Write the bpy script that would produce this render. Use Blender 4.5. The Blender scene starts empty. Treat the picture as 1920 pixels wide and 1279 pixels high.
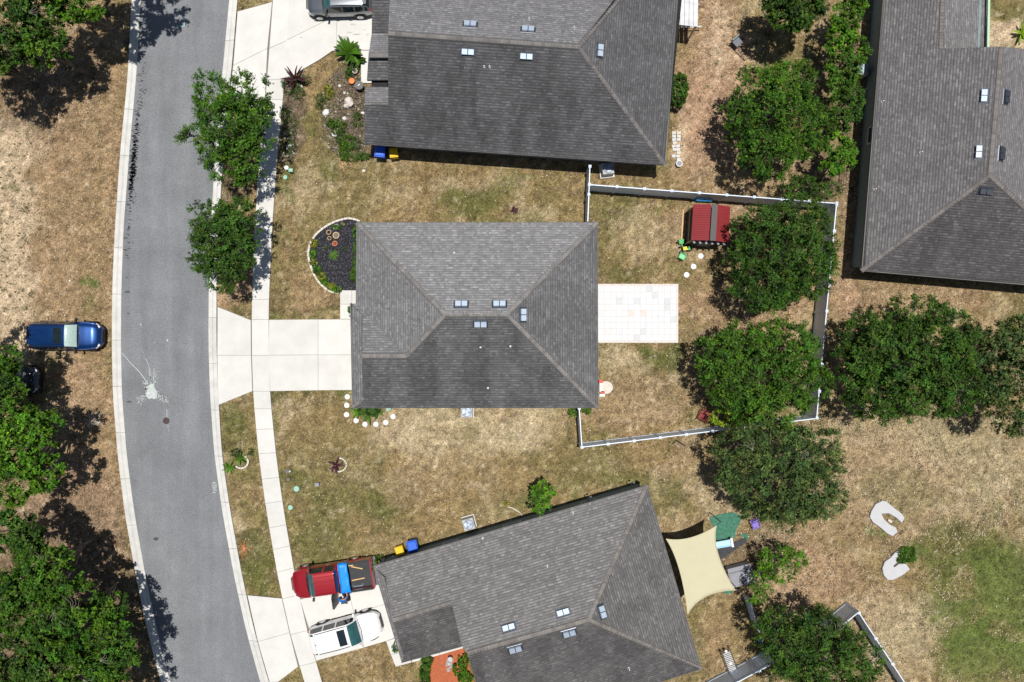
import bpy, bmesh, math, random
import numpy as np
from mathutils import Vector, Matrix, Quaternion

random.seed(7); rng = np.random.default_rng(7)
S = 28.5; H = 50.0                        # pixels per metre on the ground, camera height
scn = bpy.context.scene; C = scn.collection

# ---------------------------------------------------------------- camera, sky, sun, exposure
cam = bpy.data.cameras.new('camera'); camo = bpy.data.objects.new('camera', cam); C.objects.link(camo)
camo.location = (0, 0, H); camo.rotation_euler = (0, 0, 0)
cam.sensor_width = 36; cam.lens = 36 * S * H / 1920; cam.clip_end = 3000; cam.clip_start = 1
scn.camera = camo
SUNV = Vector((.045, .088, 1)).normalized()
wd = bpy.data.worlds.new('World'); scn.world = wd; wd.use_nodes = True
nt = wd.node_tree; bg = nt.nodes['Background']; sky = nt.nodes.new('ShaderNodeTexSky')
sky.sky_type = 'NISHITA'; sky.sun_disc = False
sky.sun_elevation = math.asin(SUNV.z); sky.sun_rotation = math.atan2(SUNV.x, SUNV.y)
nt.links.new(sky.outputs[0], bg.inputs[0]); bg.inputs[1].default_value = .055
sl = bpy.data.lights.new('sun', 'SUN'); sl.energy = 4.6; sl.angle = math.radians(.5); sl.color = (1, .965, .91)
so = bpy.data.objects.new('sun', sl); C.objects.link(so); so.rotation_euler = SUNV.to_track_quat('Z', 'Y').to_euler(); so.location = (0, 0, 60)
scn.view_settings.view_transform = 'Standard'; scn.view_settings.look = 'None'
scn.view_settings.gamma = 1; scn.view_settings.exposure = 0.0
scn.view_settings.use_curve_mapping = False

# ---------------------------------------------------------------- helpers
def W(px, py, h=0.0):
    k = 1 - h / H
    return Vector(((px - 960) / S * k, (640 - py) / S * k, h))
def W2(px, py, h=0.0):
    v = W(px, py, h); return (v.x, v.y)

_tab = rng.random((256, 256))
def vnoise(x, y, sc, seed=0):
    x = np.asarray(x) / sc + seed * 17.3; y = np.asarray(y) / sc + seed * 9.7
    xi = np.floor(x).astype(int); yi = np.floor(y).astype(int); fx = x - xi; fy = y - yi
    fx = fx * fx * (3 - 2 * fx); fy = fy * fy * (3 - 2 * fy)
    a = _tab[xi & 255, yi & 255]; b = _tab[(xi + 1) & 255, yi & 255]
    c = _tab[xi & 255, (yi + 1) & 255]; d = _tab[(xi + 1) & 255, (yi + 1) & 255]
    return (a * (1 - fx) + b * fx) * (1 - fy) + (c * (1 - fx) + d * fx) * fy
def fbm(x, y, sc, seed=0, o=4):
    s = 0; a = 1; t = 0
    for i in range(o):
        s = s + a * vnoise(x, y, sc / 2 ** i, seed + i * 3); t += a; a *= .55
    return s / t
def inpoly(x, y, poly):
    r = np.zeros(np.shape(x), bool); n = len(poly)
    for i in range(n):
        x1, y1 = poly[i][:2]; x2, y2 = poly[(i + 1) % n][:2]
        if y1 == y2: continue
        c = ((y1 > y) != (y2 > y)) & (x < (x2 - x1) * (y - y1) / (y2 - y1) + x1)
        r ^= c
    return r

def mat(name, col, rough=.8, metal=0, var=0.0, vs=3.0, bump=0.0, bs=30, spec=.3, attr=None, coat=0, transl=None, var2=0.0, vs2=40.0, stain_shade=None, streak=0.0, objvar=0.0):
    m = bpy.data.materials.new(name); m.use_nodes = True
    n = m.node_tree.nodes; l = m.node_tree.links; p = n['Principled BSDF']
    p.inputs['Roughness'].default_value = rough; p.inputs['Metallic'].default_value = metal
    p.inputs['Specular IOR Level'].default_value = spec
    if coat: p.inputs['Coat Weight'].default_value = coat; p.inputs['Coat Roughness'].default_value = .04
    tc = n.new('ShaderNodeTexCoord')
    if attr:
        a = n.new('ShaderNodeAttribute'); a.attribute_name = attr; src = a.outputs['Color']
        mm = n.new('ShaderNodeMix'); mm.data_type = 'RGBA'; mm.blend_type = 'MULTIPLY'; mm.inputs[0].default_value = 1
        l.new(src, mm.inputs[6]); mm.inputs[7].default_value = (*col, 1); src = mm.outputs[2]
    else:
        r = n.new('ShaderNodeRGB'); r.outputs[0].default_value = (*col, 1); src = r.outputs[0]
    def mod(src, amt, scale, det=5, seed=0):
        t = n.new('ShaderNodeTexNoise'); t.inputs['Scale'].default_value = scale; t.inputs['Detail'].default_value = det
        t.inputs['Roughness'].default_value = .62
        mp = n.new('ShaderNodeMapping'); mp.inputs[1].default_value = (seed, seed * .7, 0)
        l.new(tc.outputs['Object'], mp.inputs[0]); l.new(mp.outputs[0], t.inputs['Vector'])
        mr = n.new('ShaderNodeMapRange'); mr.inputs[1].default_value = .3; mr.inputs[2].default_value = .7
        mr.inputs[3].default_value = 1 - amt; mr.inputs[4].default_value = 1 + amt
        l.new(t.outputs[0], mr.inputs[0])
        v = n.new('ShaderNodeVectorMath'); v.operation = 'SCALE'
        l.new(src, v.inputs[0]); l.new(mr.outputs[0], v.inputs['Scale']); return v.outputs[0]
    if var: src = mod(src, var, vs)
    if var2: src = mod(src, var2, vs2, 3, 4.2)
    if streak:
        t = n.new('ShaderNodeTexNoise'); t.inputs['Scale'].default_value = 1.0; t.inputs['Detail'].default_value = 5
        mp = n.new('ShaderNodeMapping'); mp.inputs['Scale'].default_value = (1.3, .10, 1); mp.inputs['Rotation'].default_value = (0, 0, .03)
        l.new(tc.outputs['Object'], mp.inputs[0]); l.new(mp.outputs[0], t.inputs['Vector'])
        mr = n.new('ShaderNodeMapRange'); mr.inputs[1].default_value = .35; mr.inputs[2].default_value = .68; mr.inputs[3].default_value = 1 - streak; mr.inputs[4].default_value = 1 + streak
        v = n.new('ShaderNodeVectorMath'); v.operation = 'SCALE'; l.new(t.outputs[0], mr.inputs[0]); l.new(src, v.inputs[0]); l.new(mr.outputs[0], v.inputs['Scale']); src = v.outputs[0]
    if objvar:
        oi = n.new('ShaderNodeObjectInfo'); mr = n.new('ShaderNodeMapRange'); mr.inputs[3].default_value = 1 - objvar; mr.inputs[4].default_value = 1 + objvar * .6
        v = n.new('ShaderNodeVectorMath'); v.operation = 'SCALE'; l.new(oi.outputs['Random'], mr.inputs[0]); l.new(src, v.inputs[0]); l.new(mr.outputs[0], v.inputs['Scale']); src = v.outputs[0]
    l.new(src, p.inputs['Base Color'])
    if bump:
        t = n.new('ShaderNodeTexNoise'); t.inputs['Scale'].default_value = bs; t.inputs['Detail'].default_value = 4
        l.new(tc.outputs['Object'], t.inputs['Vector'])
        b = n.new('ShaderNodeBump'); b.inputs['Strength'].default_value = bump; b.inputs['Distance'].default_value = .02
        l.new(t.outputs[0], b.inputs['Height']); l.new(b.outputs[0], p.inputs['Normal'])
    if transl:
        tr = n.new('ShaderNodeBsdfTranslucent'); mx = n.new('ShaderNodeMixShader'); mx.inputs[0].default_value = transl
        l.new(src, tr.inputs[0]); out = n['Material Output']
        l.new(p.outputs[0], mx.inputs[1]); l.new(tr.outputs[0], mx.inputs[2]); l.new(mx.outputs[0], out.inputs[0])
    return m

def link(me, name, parent=None):
    o = bpy.data.objects.new(name, me); C.objects.link(o)
    if parent is not None: o.parent = parent
    return o
def tag(o, label=None, cat=None, group=None, kind=None):
    if label: o['label'] = label
    if cat: o['category'] = cat
    if group: o['group'] = group
    if kind: o['kind'] = kind
    return o
def thing(name, label, cat, loc=(0, 0, 0), rz=0, group=None):
    o = bpy.data.objects.new(name, None); C.objects.link(o); o.empty_display_size = .2
    o.location = loc; o.rotation_euler = (0, 0, rz); return tag(o, label, cat, group)

class MB:
    def __init__(s): s.v = []; s.f = []; s.c = []; s.cur = None
    def add(s, vs, fs, col=None):
        b = len(s.v); s.v += [tuple(v) for v in vs]
        for f in fs: s.f.append(tuple(i + b for i in f)); s.c.append(col or s.cur or (1, 1, 1))
        return s
    def box(s, c, d, rz=0, col=None, taper=1.0, tilt=None):
        x, y, z = d[0] / 2, d[1] / 2, d[2] / 2; vs = []
        R = Matrix.Rotation(rz, 3, 'Z')
        if tilt: R = R @ Matrix.Rotation(tilt[0], 3, tilt[1])
        for sz in (-1, 1):
            k = taper if sz > 0 else 1
            for sx, sy in ((-1, -1), (1, -1), (1, 1), (-1, 1)):
                vs.append(Vector(c) + R @ Vector((sx * x * k, sy * y * k, sz * z)))
        return s.add(vs, [(3, 2, 1, 0), (4, 5, 6, 7), (0, 1, 5, 4), (1, 2, 6, 5), (2, 3, 7, 6), (3, 0, 4, 7)], col)
    def prism(s, poly, z0, z1, col=None, bev=0):
        n = len(poly)
        a = sum(poly[i][0] * poly[(i + 1) % n][1] - poly[(i + 1) % n][0] * poly[i][1] for i in range(n))
        if a < 0: poly = poly[::-1]
        if bev:
            q = inset(poly, bev)
            vs = [(p[0], p[1], z0) for p in poly] + [(p[0], p[1], z1 - bev) for p in poly] + [(p[0], p[1], z1) for p in q]
            fs = [tuple(range(n))[::-1], tuple(range(2 * n, 3 * n))]
            for k in (0, n):
                fs += [(k + i, k + (i + 1) % n, k + n + (i + 1) % n, k + n + i) for i in range(n)]
        else:
            vs = [(p[0], p[1], z0) for p in poly] + [(p[0], p[1], z1) for p in poly]
            fs = [tuple(range(n))[::-1], tuple(range(n, 2 * n))] + [(i, (i + 1) % n, n + (i + 1) % n, n + i) for i in range(n)]
        return s.add(vs, fs, col)
    def tube(s, pts, r0, r1=None, seg=7, col=None):
        pts = [Vector(p) for p in pts]; r1 = r0 if r1 is None else r1; vs = []; n = len(pts)
        for i, p in enumerate(pts):
            d = (pts[min(i + 1, n - 1)] - pts[max(i - 1, 0)]).normalized()
            a = d.orthogonal().normalized() if abs(d.z) < .95 else Vector((1, 0, 0)).cross(d).normalized()
            b = d.cross(a); r = r0 + (r1 - r0) * i / max(1, n - 1)
            vs += [p + (a * math.cos(t) + b * math.sin(t)) * r for t in [2 * math.pi * k / seg for k in range(seg)]]
        fs = [(i * seg + k, i * seg + (k + 1) % seg, (i + 1) * seg + (k + 1) % seg, (i + 1) * seg + k) for i in range(n - 1) for k in range(seg)]
        fs += [tuple(range(seg))[::-1], tuple((n - 1) * seg + k for k in range(seg))]
        return s.add(vs, fs, col)
    def lathe(s, c, prof, seg=20, col=None, axis='Z', wob=0, sx=1, sy=1, cap=True):
        vs = []
        ph = random.random() * 6
        for r, z in prof:
            for k in range(seg):
                t = 2 * math.pi * k / seg; rr = r * (1 + wob * math.sin(3 * t + ph) + wob * .6 * math.sin(5 * t + 2 * ph))
                a, b = rr * math.cos(t) * sx, rr * math.sin(t) * sy
                q = (a, b, z) if axis == 'Z' else ((z, a, b) if axis == 'X' else (a, z, b))
                vs.append(Vector(c) + Vector(q))
        n = len(prof)
        fs = [(i * seg + k, i * seg + (k + 1) % seg, (i + 1) * seg + (k + 1) % seg, (i + 1) * seg + k) for i in range(n - 1) for k in range(seg)]
        if cap: fs += [tuple(range(seg))[::-1], tuple((n - 1) * seg + k for k in range(seg))]
        else: fs += [((n - 1) * seg + k, (n - 1) * seg + (k + 1) % seg, (k + 1) % seg, k) for k in range(seg)]
        return s.add(vs, fs, col)
    def build(s, name, m, parent=None, smooth=False, fixn=True, colattr=False):
        me = bpy.data.meshes.new(name); me.from_pydata(s.v, [], s.f)
        if colattr:
            ca = me.color_attributes.new('col', 'FLOAT_COLOR', 'CORNER')
            arr = np.concatenate([np.tile([*c, 1.0], (len(f), 1)) for f, c in zip(s.f, s.c)]).astype(np.float32)
            ca.data.foreach_set('color', arr.ravel())
        if fixn:
            bm = bmesh.new(); bm.from_mesh(me); bmesh.ops.recalc_face_normals(bm, faces=bm.faces); bm.to_mesh(me); bm.free()
        me.materials.append(m)
        if smooth:
            me.polygons.foreach_set('use_smooth', [True] * len(me.polygons))
        return link(me, name, parent)

def inset(poly, d):
    """offset a counter-clockwise polygon inwards by d"""
    n = len(poly); out = []
    for i in range(n):
        p0 = Vector(poly[i - 1][:2]); p1 = Vector(poly[i][:2]); p2 = Vector(poly[(i + 1) % n][:2])
        e1 = (p1 - p0).normalized(); e2 = (p2 - p1).normalized()
        n1 = Vector((-e1.y, e1.x)); n2 = Vector((-e2.y, e2.x))
        b = n1 + n2; L = b.length_squared
        if L < 1e-4: out.append(tuple(p1 + n1 * d)); continue
        out.append(tuple(p1 + b * (2 * d / L)))
    return out
def ccw(poly):
    n = len(poly); a = sum(poly[i][0] * poly[(i + 1) % n][1] - poly[(i + 1) % n][0] * poly[i][1] for i in range(n))
    return poly if a > 0 else poly[::-1]

def npmesh(name, V, F, m, parent=None, col=None):
    """V (n,3), F (k,q) equal-size faces, col (k,3) per face"""
    me = bpy.data.meshes.new(name); n, k, q = len(V), len(F), F.shape[1]
    me.vertices.add(n); me.vertices.foreach_set('co', V.astype(np.float32).ravel())
    me.loops.add(k * q); me.loops.foreach_set('vertex_index', F.astype(np.int32).ravel())
    me.polygons.add(k); me.polygons.foreach_set('loop_start', np.arange(0, k * q, q, dtype=np.int32))
    me.polygons.foreach_set('loop_total', np.full(k, q, dtype=np.int32))
    me.update(calc_edges=True)
    if col is not None:
        ca = me.color_attributes.new('col', 'FLOAT_COLOR', 'CORNER')
        a = np.ones((k * q, 4), np.float32); a[:, :3] = np.repeat(col, q, axis=0); ca.data.foreach_set('color', a.ravel())
    me.materials.append(m); me.validate()
    return link(me, name, parent)

# ---------------------------------------------------------------- materials
M = {}
M['ground'] = mat('dry_ground', (1, 1, 1), .95, attr='col', var=.22, vs=3.4, var2=.62, vs2=13, bump=.8, bs=12, spec=.1)
M['grass'] = mat('grass_blades', (1, 1, 1), .8, attr='col', spec=.15)
M['asphalt'] = mat('asphalt', (.195, .203, .213), .9, var=.13, vs=.45, var2=.30, vs2=16, streak=.09, bump=.5, bs=90, spec=.2)
M['concrete'] = mat('pale_concrete', (.62, .608, .575), .9, objvar=.05, var=.07, vs=.9, var2=.035, vs2=25, spec=.2)
M['kerb'] = mat('kerb_concrete', (.57, .56, .53), .9, objvar=.08, var=.12, vs=1.6, var2=.08, vs2=30, spec=.2)
M['joint'] = mat('joint_soil', (.20, .18, .15), .95, var=.2, vs=20)
M['shingle'] = mat('asphalt_shingle', (1, 1, 1), .92, attr='col', var=.06, vs=1.3, var2=.16, vs2=14, bump=.3, bs=60, spec=.12)
M['deck'] = mat('roof_deck', (.05, .05, .05), .95, var=.2)
M['fascia'] = mat('fascia_paint', (.16, .155, .15), .6, var=.05)
M['wall_teal'] = mat('teal_grey_stucco', (.20, .27, .28), .9, var=.08, vs=3, bump=.3, bs=60)
M['wall_beige'] = mat('beige_stucco', (.5, .46, .39), .9, var=.08, vs=3, bump=.3, bs=60)
M['wall_grey'] = mat('grey_stucco', (.25, .27, .29), .9, var=.08, vs=3, bump=.3, bs=60)
M['vinyl'] = mat('white_vinyl', (.68, .77, .90), .45, var=.05, vs=2, spec=.4)
M['metal'] = mat('galvanized_metal', (.36, .43, .52), .55, .35, var=.08, vs=10)
M['darkmetal'] = mat('dark_metal', (.06, .065, .07), .4, .5, var=.1)
M['ventdark'] = mat('dark_vent_metal', (.10, .11, .13), .35, .7, var=.1, vs=10)
M['black'] = mat('shade_black', (.012, .012, .013), .7)
M['white'] = mat('white_plastic', (.75, .75, .74), .5, var=.04)
M['glass'] = mat('dark_window_glass', (.012, .02, .025), .06, spec=.9, var=.1)
M['bark'] = mat('bark', (.13, .105, .085), .9, var=.3, vs=8, bump=.6, bs=30)
M['leaf'] = mat('leaf', (1, 1, 1), .55, attr='col', transl=.24, spec=.22)
M['mulch_black'] = mat('black_mulch', (.022, .022, .028), .95, var=.4, vs=18, var2=.5, vs2=45, bump=1, bs=40)
M['mulch_red'] = mat('red_mulch', (.42, .12, .055), .95, var=.3, vs=14, var2=.4, vs2=45, bump=1, bs=40)
M['stone'] = mat('pale_stone', (.62, .57, .50), .9, var=.14, vs=7, bump=.5, bs=25)
M['tire'] = mat('tyre_rubber', (.02, .02, .02), .8, var=.1)
M['rim'] = mat('alloy_rim', (.55, .55, .57), .3, .8)
M['chrome'] = mat('chrome_trim', (.7, .7, .72), .15, .9)
M['trim'] = mat('black_trim', (.018, .018, .02), .45)
M['lamp'] = mat('headlamp_lens', (.7, .72, .74), .1, spec=.7)
M['tail'] = mat('tail_lamp_red', (.35, .01, .012), .15, spec=.6)
M['autoglass'] = mat('windscreen_glass', (.03, .10, .105), .05, spec=.9, var=.3, vs=3)
M['autoglass_pale'] = mat('windscreen_with_sunshade', (.42, .55, .50), .12, spec=.8, var=.12, vs=6)
def plain(n, c, r=.5, **k): M[n] = mat(n, c, r, **k)
plain('blue_plastic', (.012, .11, .62), .45, var=.05, spec=.4); plain('yellow_plastic', (.80, .50, .015), .5, var=.05)
plain('binblack', (.02, .02, .022), .6)
plain('red_metal', (.25, .028, .032), .5, var=.08, vs=2); plain('shed_grey', (.16, .155, .145), .8, var=.1)
plain('shed_wall', (.06, .05, .045), .9, var=.2); plain('wood', (.62, .42, .20), .8, var=.15, vs=9)
plain('toy_green', (.02, .36, .07), .45); plain('toy_pale', (.22, .58, .30), .5); plain('toy_yellow', (.75, .55, .03), .5)
plain('sail', (.60, .56, .38), .85, var=.03, vs=1.2, transl=.12); plain('mat_green', (.055, .17, .115), .9, var=.3, vs=5)
plain('mat_dark', (.055, .055, .062), .9, var=.25, vs=4); plain('slide', (.42, .66, .82), .4)
plain('purple', (.22, .16, .55), .6); plain('cover_grey', (.26, .26, .29), .6, var=.08, vs=2)
plain('pool_blue', (.03, .35, .85), .35, var=.15, vs=5); plain('terracotta', (.62, .25, .10), .8, var=.08)
plain('orange', (.85, .22, .02), .5); plain('utility_green', (.30, .52, .42), .6, var=.08)
plain('rust_red', (.24, .055, .045), .8, var=.25, vs=8); plain('purple_leaf', (.05, .012, .02), .5)
plain('road_paint', (.46, .50, .48), .7, var=.2, vs=6); plain('cyan_paint', (.28, .62, .58), .7)
plain('tar', (.075, .077, .083), .8, var=.3, vs=8); plain('manhole', (.085, .055, .055), .7, var=.3, vs=14, metal=.3)
plain('white_stone', (.72, .71, .70), .85, var=.05, vs=5)
plain('foam_white', (.50, .50, .51), .85, var=.05, vs=3, bump=.4, bs=18)
plain('dead_bark', (.30, .27, .23), .9)
plain('skin', (.42, .24, .16), .6); plain('shirt_blue', (.02, .16, .48), .85, var=.15, vs=12); plain('trousers', (.03, .04, .07), .9)
plain('hair', (.03, .02, .015), .7); plain('red_toy', (.62, .06, .04), .5); plain('bedliner', (.045, .047, .05), .75, var=.15)
plain('truck_blue', (.01, .26, .85), .4, var=.06, vs=6, bump=.6, bs=9)
plain('canopy_white', (.62, .63, .64), .7, var=.18, vs=2.2)

# ---------------------------------------------------------------- traced plan lines (photo pixels at ground level)
KL = [(-330, 275, 292), (-150, 262, 279), (0, 248, 264), (142, 241, 256), (284, 227, 243), (427, 217, 232), (540, 212, 228), (640, 211, 227), (740, 213, 229), (854, 222, 238), (960, 235, 252), (1080, 256, 273), (1180, 277, 294), (1279, 303, 319), (1450, 358, 375), (1650, 440, 458)]
KR = [(-330, 470, 487), (-150, 450, 466), (0, 430, 446), (100, 421, 438), (200, 411, 428), (300, 403, 419), (427, 396, 411), (527, 392, 407), (640, 391, 407), (740, 394, 410), (852, 402, 417), (960, 417, 433), (1080, 439, 455), (1180, 461, 477), (1279, 488, 505), (1450, 545, 562), (1650, 627, 645)]
SWK = [(-330, 535, 566), (-150, 524, 555), (0, 512, 543), (100, 505, 538), (200, 497, 530), (300, 486, 520), (427, 478, 511), (560, 473, 505), (640, 472, 504), (740, 475, 507), (852, 485, 518), (960, 500, 533), (1080, 521, 554), (1180, 542, 576), (1279, 571, 604), (1450, 626, 659), (1650, 705, 740)]
def itp(T, y, k):
    ys = np.array([t[0] for t in T], float); v = np.array([t[k] for t in T], float)
    w = np.array([-24, -12, 0, 12, 24.]); return float(np.mean(np.interp(y + w, ys, v)))
def strip(T, ka, kb, y0, y1, step, T2=None):
    out = []
    y = y0
    while y < y1 + 1e-3:
        out.append((W2(itp(T, y, ka), y), W2(itp(T2 or T, y, kb), y))); y += step
    return out

# ---------------------------------------------------------------- ground: colours of the real patches, as one sheet
BASE = dict(straw=(.27, .20, .105), tan=(.335, .235, .15), sand=(.49, .39, .275), green=(.105, .125, .036), lush=(.108, .158, .040), dirt=(.15, .115, .085), pink=(.40, .27, .185), litter=(.19, .14, .095), olive=(.17, .155, .065), bright=(.50, .42, .29))
PATCH = [  # px, py, rx, ry, colour, strength
 (130, 330, 130, 380, 'tan', .75), (20, 480, 45, 250, 'sand', .95), (10, 270, 70, 60, 'sand', .8), (40, 640, 60, 60, 'sand', .5), (190, 600, 25, 500, 'straw', .4),
 (185, 525, 13, 12, 'lush', .85), (188, 705, 9, 10, 'green', .8), (178, 575, 16, 22, 'green', .4), (30, 355, 14, 9, 'green', .6), (185, 905, 14, 25, 'green', .3),
 (130, 980, 110, 160, 'pink', .8), (150, 740, 60, 80, 'pink', .5), (205, 430, 20, 300, 'tan', .4), (150, 790, 30, 20, 'litter', .4),
 (440, 480, 40, 110, 'pink', .5), (463, 590, 12, 14, 'green', .6), (440, 810, 35, 55, 'olive', .7), (470, 870, 20, 60, 'olive', .6), (480, 1060, 45, 60, 'green', .8), (462, 1040, 30, 28, 'litter', .3), (440, 345, 50, 40, 'dirt', .6),
 (880, 375, 60, 35, 'green', .65), (900, 412, 100, 14, 'green', .5), (840, 340, 45, 18, 'bright', .35), (520, 470, 14, 90, 'olive', .6), (560, 560, 60, 40, 'tan', .35), (600, 592, 70, 8, 'green', .5), (655, 585, 12, 25, 'green', .6), (515, 595, 12, 20, 'green', .6),
 (590, 738, 80, 8, 'lush', .6), (515, 800, 10, 80, 'green', .5), (600, 850, 90, 60, 'olive', .4), (430, 780, 50, 30, 'green', .5), (870, 820, 160, 60, 'bright', .55), (960, 790, 110, 40, 'bright', .4), (760, 800, 60, 40, 'bright', .35), (890, 815, 22, 30, 'olive', .5),
 (560, 905, 35, 22, 'green', .6), (690, 930, 140, 30, 'olive', .7), (600, 1010, 70, 60, 'green', .5), (780, 920, 60, 30, 'tan', .5), (1090, 880, 130, 25, 'olive', .7), (1180, 900, 60, 18, 'green', .35), (730, 960, 50, 25, 'green', .3), (820, 970, 80, 40, 'straw', .6), (900, 880, 180, 30, 'straw', .5),
 (620, 200, 40, 60, 'straw', .5), (1330, 150, 75, 170, 'pink', .95), (1345, 70, 25, 70, 'sand', .55), (1330, 260, 55, 60, 'pink', .8), (1285, 60, 30, 90, 'straw', .5), (1275, 270, 16, 50, 'sand', .8), (1400, 330, 150, 30, 'tan', .6), (1160, 320, 45, 12, 'litter', .0),
 (1160, 400, 50, 45, 'olive', .7), (1210, 440, 55, 60, 'bright', .35), (1180, 515, 60, 12, 'green', .45), (1170, 680, 45, 30, 'bright', .6), (1240, 672, 32, 26, 'green', .8), (1300, 560, 40, 60, 'straw', .3), (1200, 760, 100, 50, 'tan', .6), (1330, 700, 60, 80, 'tan', .4), (1370, 580, 170, 40, 'pink', .5),
 (1330, 440, 90, 60, 'tan', .5), (1380, 390, 60, 30, 'pink', .6), (1590, 450, 25, 150, 'tan', .6), (1700, 560, 260, 35, 'tan', .7), (1900, 560, 60, 20, 'green', .35), (1585, 620, 30, 150, 'pink', .6),
 (1740, 880, 260, 110, 'bright', .42), (1620, 920, 160, 120, 'tan', .5), (1480, 1090, 110, 70, 'pink', .55), (1330, 930, 60, 50, 'bright', .3), (1260, 930, 25, 50, 'green', .45), (1340, 920, 50, 30, 'sand', .25), (1300, 870, 70, 25, 'tan', .3),
 (1690, 930, 90, 35, 'green', .35), (1790, 1040, 110, 50, 'green', .75), (1900, 1130, 160, 105, 'lush', .8), (1860, 1230, 100, 60, 'lush', .75), (1800, 1090, 30, 25, 'straw', .5), (1880, 1190, 26, 18, 'straw', .4), (1830, 1150, 18, 30, 'olive', .5), (1760, 1010, 50, 40, 'olive', .6), (1720, 1030, 25, 22, 'lush', .6), (1640, 995, 22, 14, 'lush', .6), (1930, 1010, 50, 20, 'litter', .3),
 (1680, 1190, 90, 80, 'bright', .5), (1590, 1130, 80, 70, 'tan', .4), (1330, 1160, 70, 70, 'straw', .6), (1340, 1240, 50, 60, 'tan', .5), (1300, 1210, 18, 80, 'green', .3), (1570, 1200, 40, 50, 'olive', .6),
 (1890, 25, 60, 30, 'olive', .8), (1890, 65, 60, 22, 'sand', 1.1), (1610, 60, 12, 200, 'pink', .6), (1560, 340, 40, 40, 'litter', .7), (1570, 200, 60, 200, 'litter', .4),
 (545, 160, 22, 60, 'dirt', .8), (540, 240, 24, 70, 'dirt', .85), (650, 180, 42, 60, 'dirt', .75), (650, 250, 45, 50, 'dirt', .8), (690, 290, 30, 18, 'dirt', .7), (570, 110, 40, 30, 'straw', .5), (620, 240, 10, 12, 'lush', .5), (605, 240, 22, 60, 'olive', .55), (640, 285, 30, 12, 'olive', .6),
 (1400, 1040, 70, 50, 'litter', .7), (720, 1250, 120, 50, 'straw', .5), (560, 1262, 30, 30, 'olive', .3), (480, 8, 40, 14, 'olive', .4), (460, 1155, 10, 30, 'olive', .2), (50, 150, 120, 110, 'litter', .6), (60, 1150, 260, 260, 'litter', .75), (1080, 400, 12, 90, 'tan', .3)]
def gcol(px, py):
    px = np.asarray(px, float); py = np.asarray(py, float)
    wx = px + (fbm(px, py, 60, 3) - .5) * 70 + (vnoise(px, py, 13, 8) - .5) * 16
    wy = py + (fbm(px, py, 60, 5) - .5) * 70 + (vnoise(px, py, 13, 9) - .5) * 16
    base = np.array(BASE['straw'])[None, :] * np.ones((px.size, 3)); fx, fy = wx.ravel(), wy.ravel()
    # broad mottling of the lawns
    n1 = np.clip((fbm(fx, fy, 90, 11) - .5) * 4 + .3, 0, 1)[:, None]; base = base * (1 - n1 * .5) + np.array(BASE['olive']) * n1 * .5
    n2 = np.clip((fbm(fx, fy, 45, 21) - .55) * 5, 0, 1)[:, None]; base = base * (1 - n2 * .45) + np.array(BASE['bright']) * n2 * .45
    n3 = np.clip((fbm(fx, fy, 30, 61) - .54) * 6, 0, 1)[:, None] * np.clip((fbm(fx, fy, 140, 66) - .38) * 4, 0, 1)[:, None]; base = base * (1 - n3 * .6) + np.array(BASE['green']) * 1.15 * n3 * .6
    for (cx, cy, rx, ry, c, s) in PATCH:
        d = ((fx - cx) / rx) ** 2 + ((fy - cy) / ry) ** 2
        w = (np.clip(1.45 - d, 0, 1) * s)[:, None]; w = np.clip(w, 0, 1)
        base = base * (1 - w) + np.array(BASE[c]) * w
    fine = (.52 + .96 * fbm(px.ravel(), py.ravel(), 9, 31, 3))[:, None]
    sp = np.clip((vnoise(px.ravel(), py.ravel(), 5.5, 41) - .76) * 5, 0, 1)[:, None]
    dk = np.clip((vnoise(px.ravel(), py.ravel(), 6.5, 47) - .78) * 4.5, 0, 1)[:, None]
    gn = np.clip((base[:, 1:2] / base[:, 0:1] - .95) * 6, 0, 1); base = base * fine; base = base + sp * .15 * (1 - .85 * gn) * np.array((1, .88, .68)); base = base * (1 - .55 * dk)
    # dark weed tufts on the pale sand at the left edge
    return base

BASE = {k: tuple(c * m for c, m in zip(v, (.83, .80, .745))) for k, v in BASE.items()}
gx = np.concatenate([[-900, -400, -200, -100, -60], np.arange(-40, 40.01, .17), [60, 100, 200, 400, 900]])
gy = np.concatenate([[-900, -400, -200, -100, -50], np.arange(-28, 28.01, .17), [50, 100, 200, 400, 900]])
GX, GY = np.meshgrid(gx, gy); nx, ny = len(gx), len(gy)
pxg = GX * S + 960; pyg = 640 - GY * S
GZ = (fbm(pxg, pyg, 70, 51) - .5) * .05 + (vnoise(pxg, pyg, 9, 53) - .5) * .025 - .035
V = np.stack([GX.ravel(), GY.ravel(), GZ.ravel()], 1)
idx = np.arange(nx * ny).reshape(ny, nx)
F = np.stack([idx[:-1, :-1].ravel(), idx[:-1, 1:].ravel(), idx[1:, 1:].ravel(), idx[1:, :-1].ravel()], 1)
g = npmesh('ground', V, F, M['ground']); tag(g, kind='structure')
gc = np.ones((nx * ny, 4), np.float32); gc[:, :3] = gcol(pxg, pyg)
far = (np.abs(GX.ravel()) > 40) | (np.abs(GY.ravel()) > 28); gc[far, :3] = gc[~far, :3].mean(0)
ca = g.data.color_attributes.new('col', 'FLOAT_COLOR', 'POINT'); ca.data.foreach_set('color', gc.ravel())
g.data.polygons.foreach_set('use_smooth', [True] * len(g.data.polygons))

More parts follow.
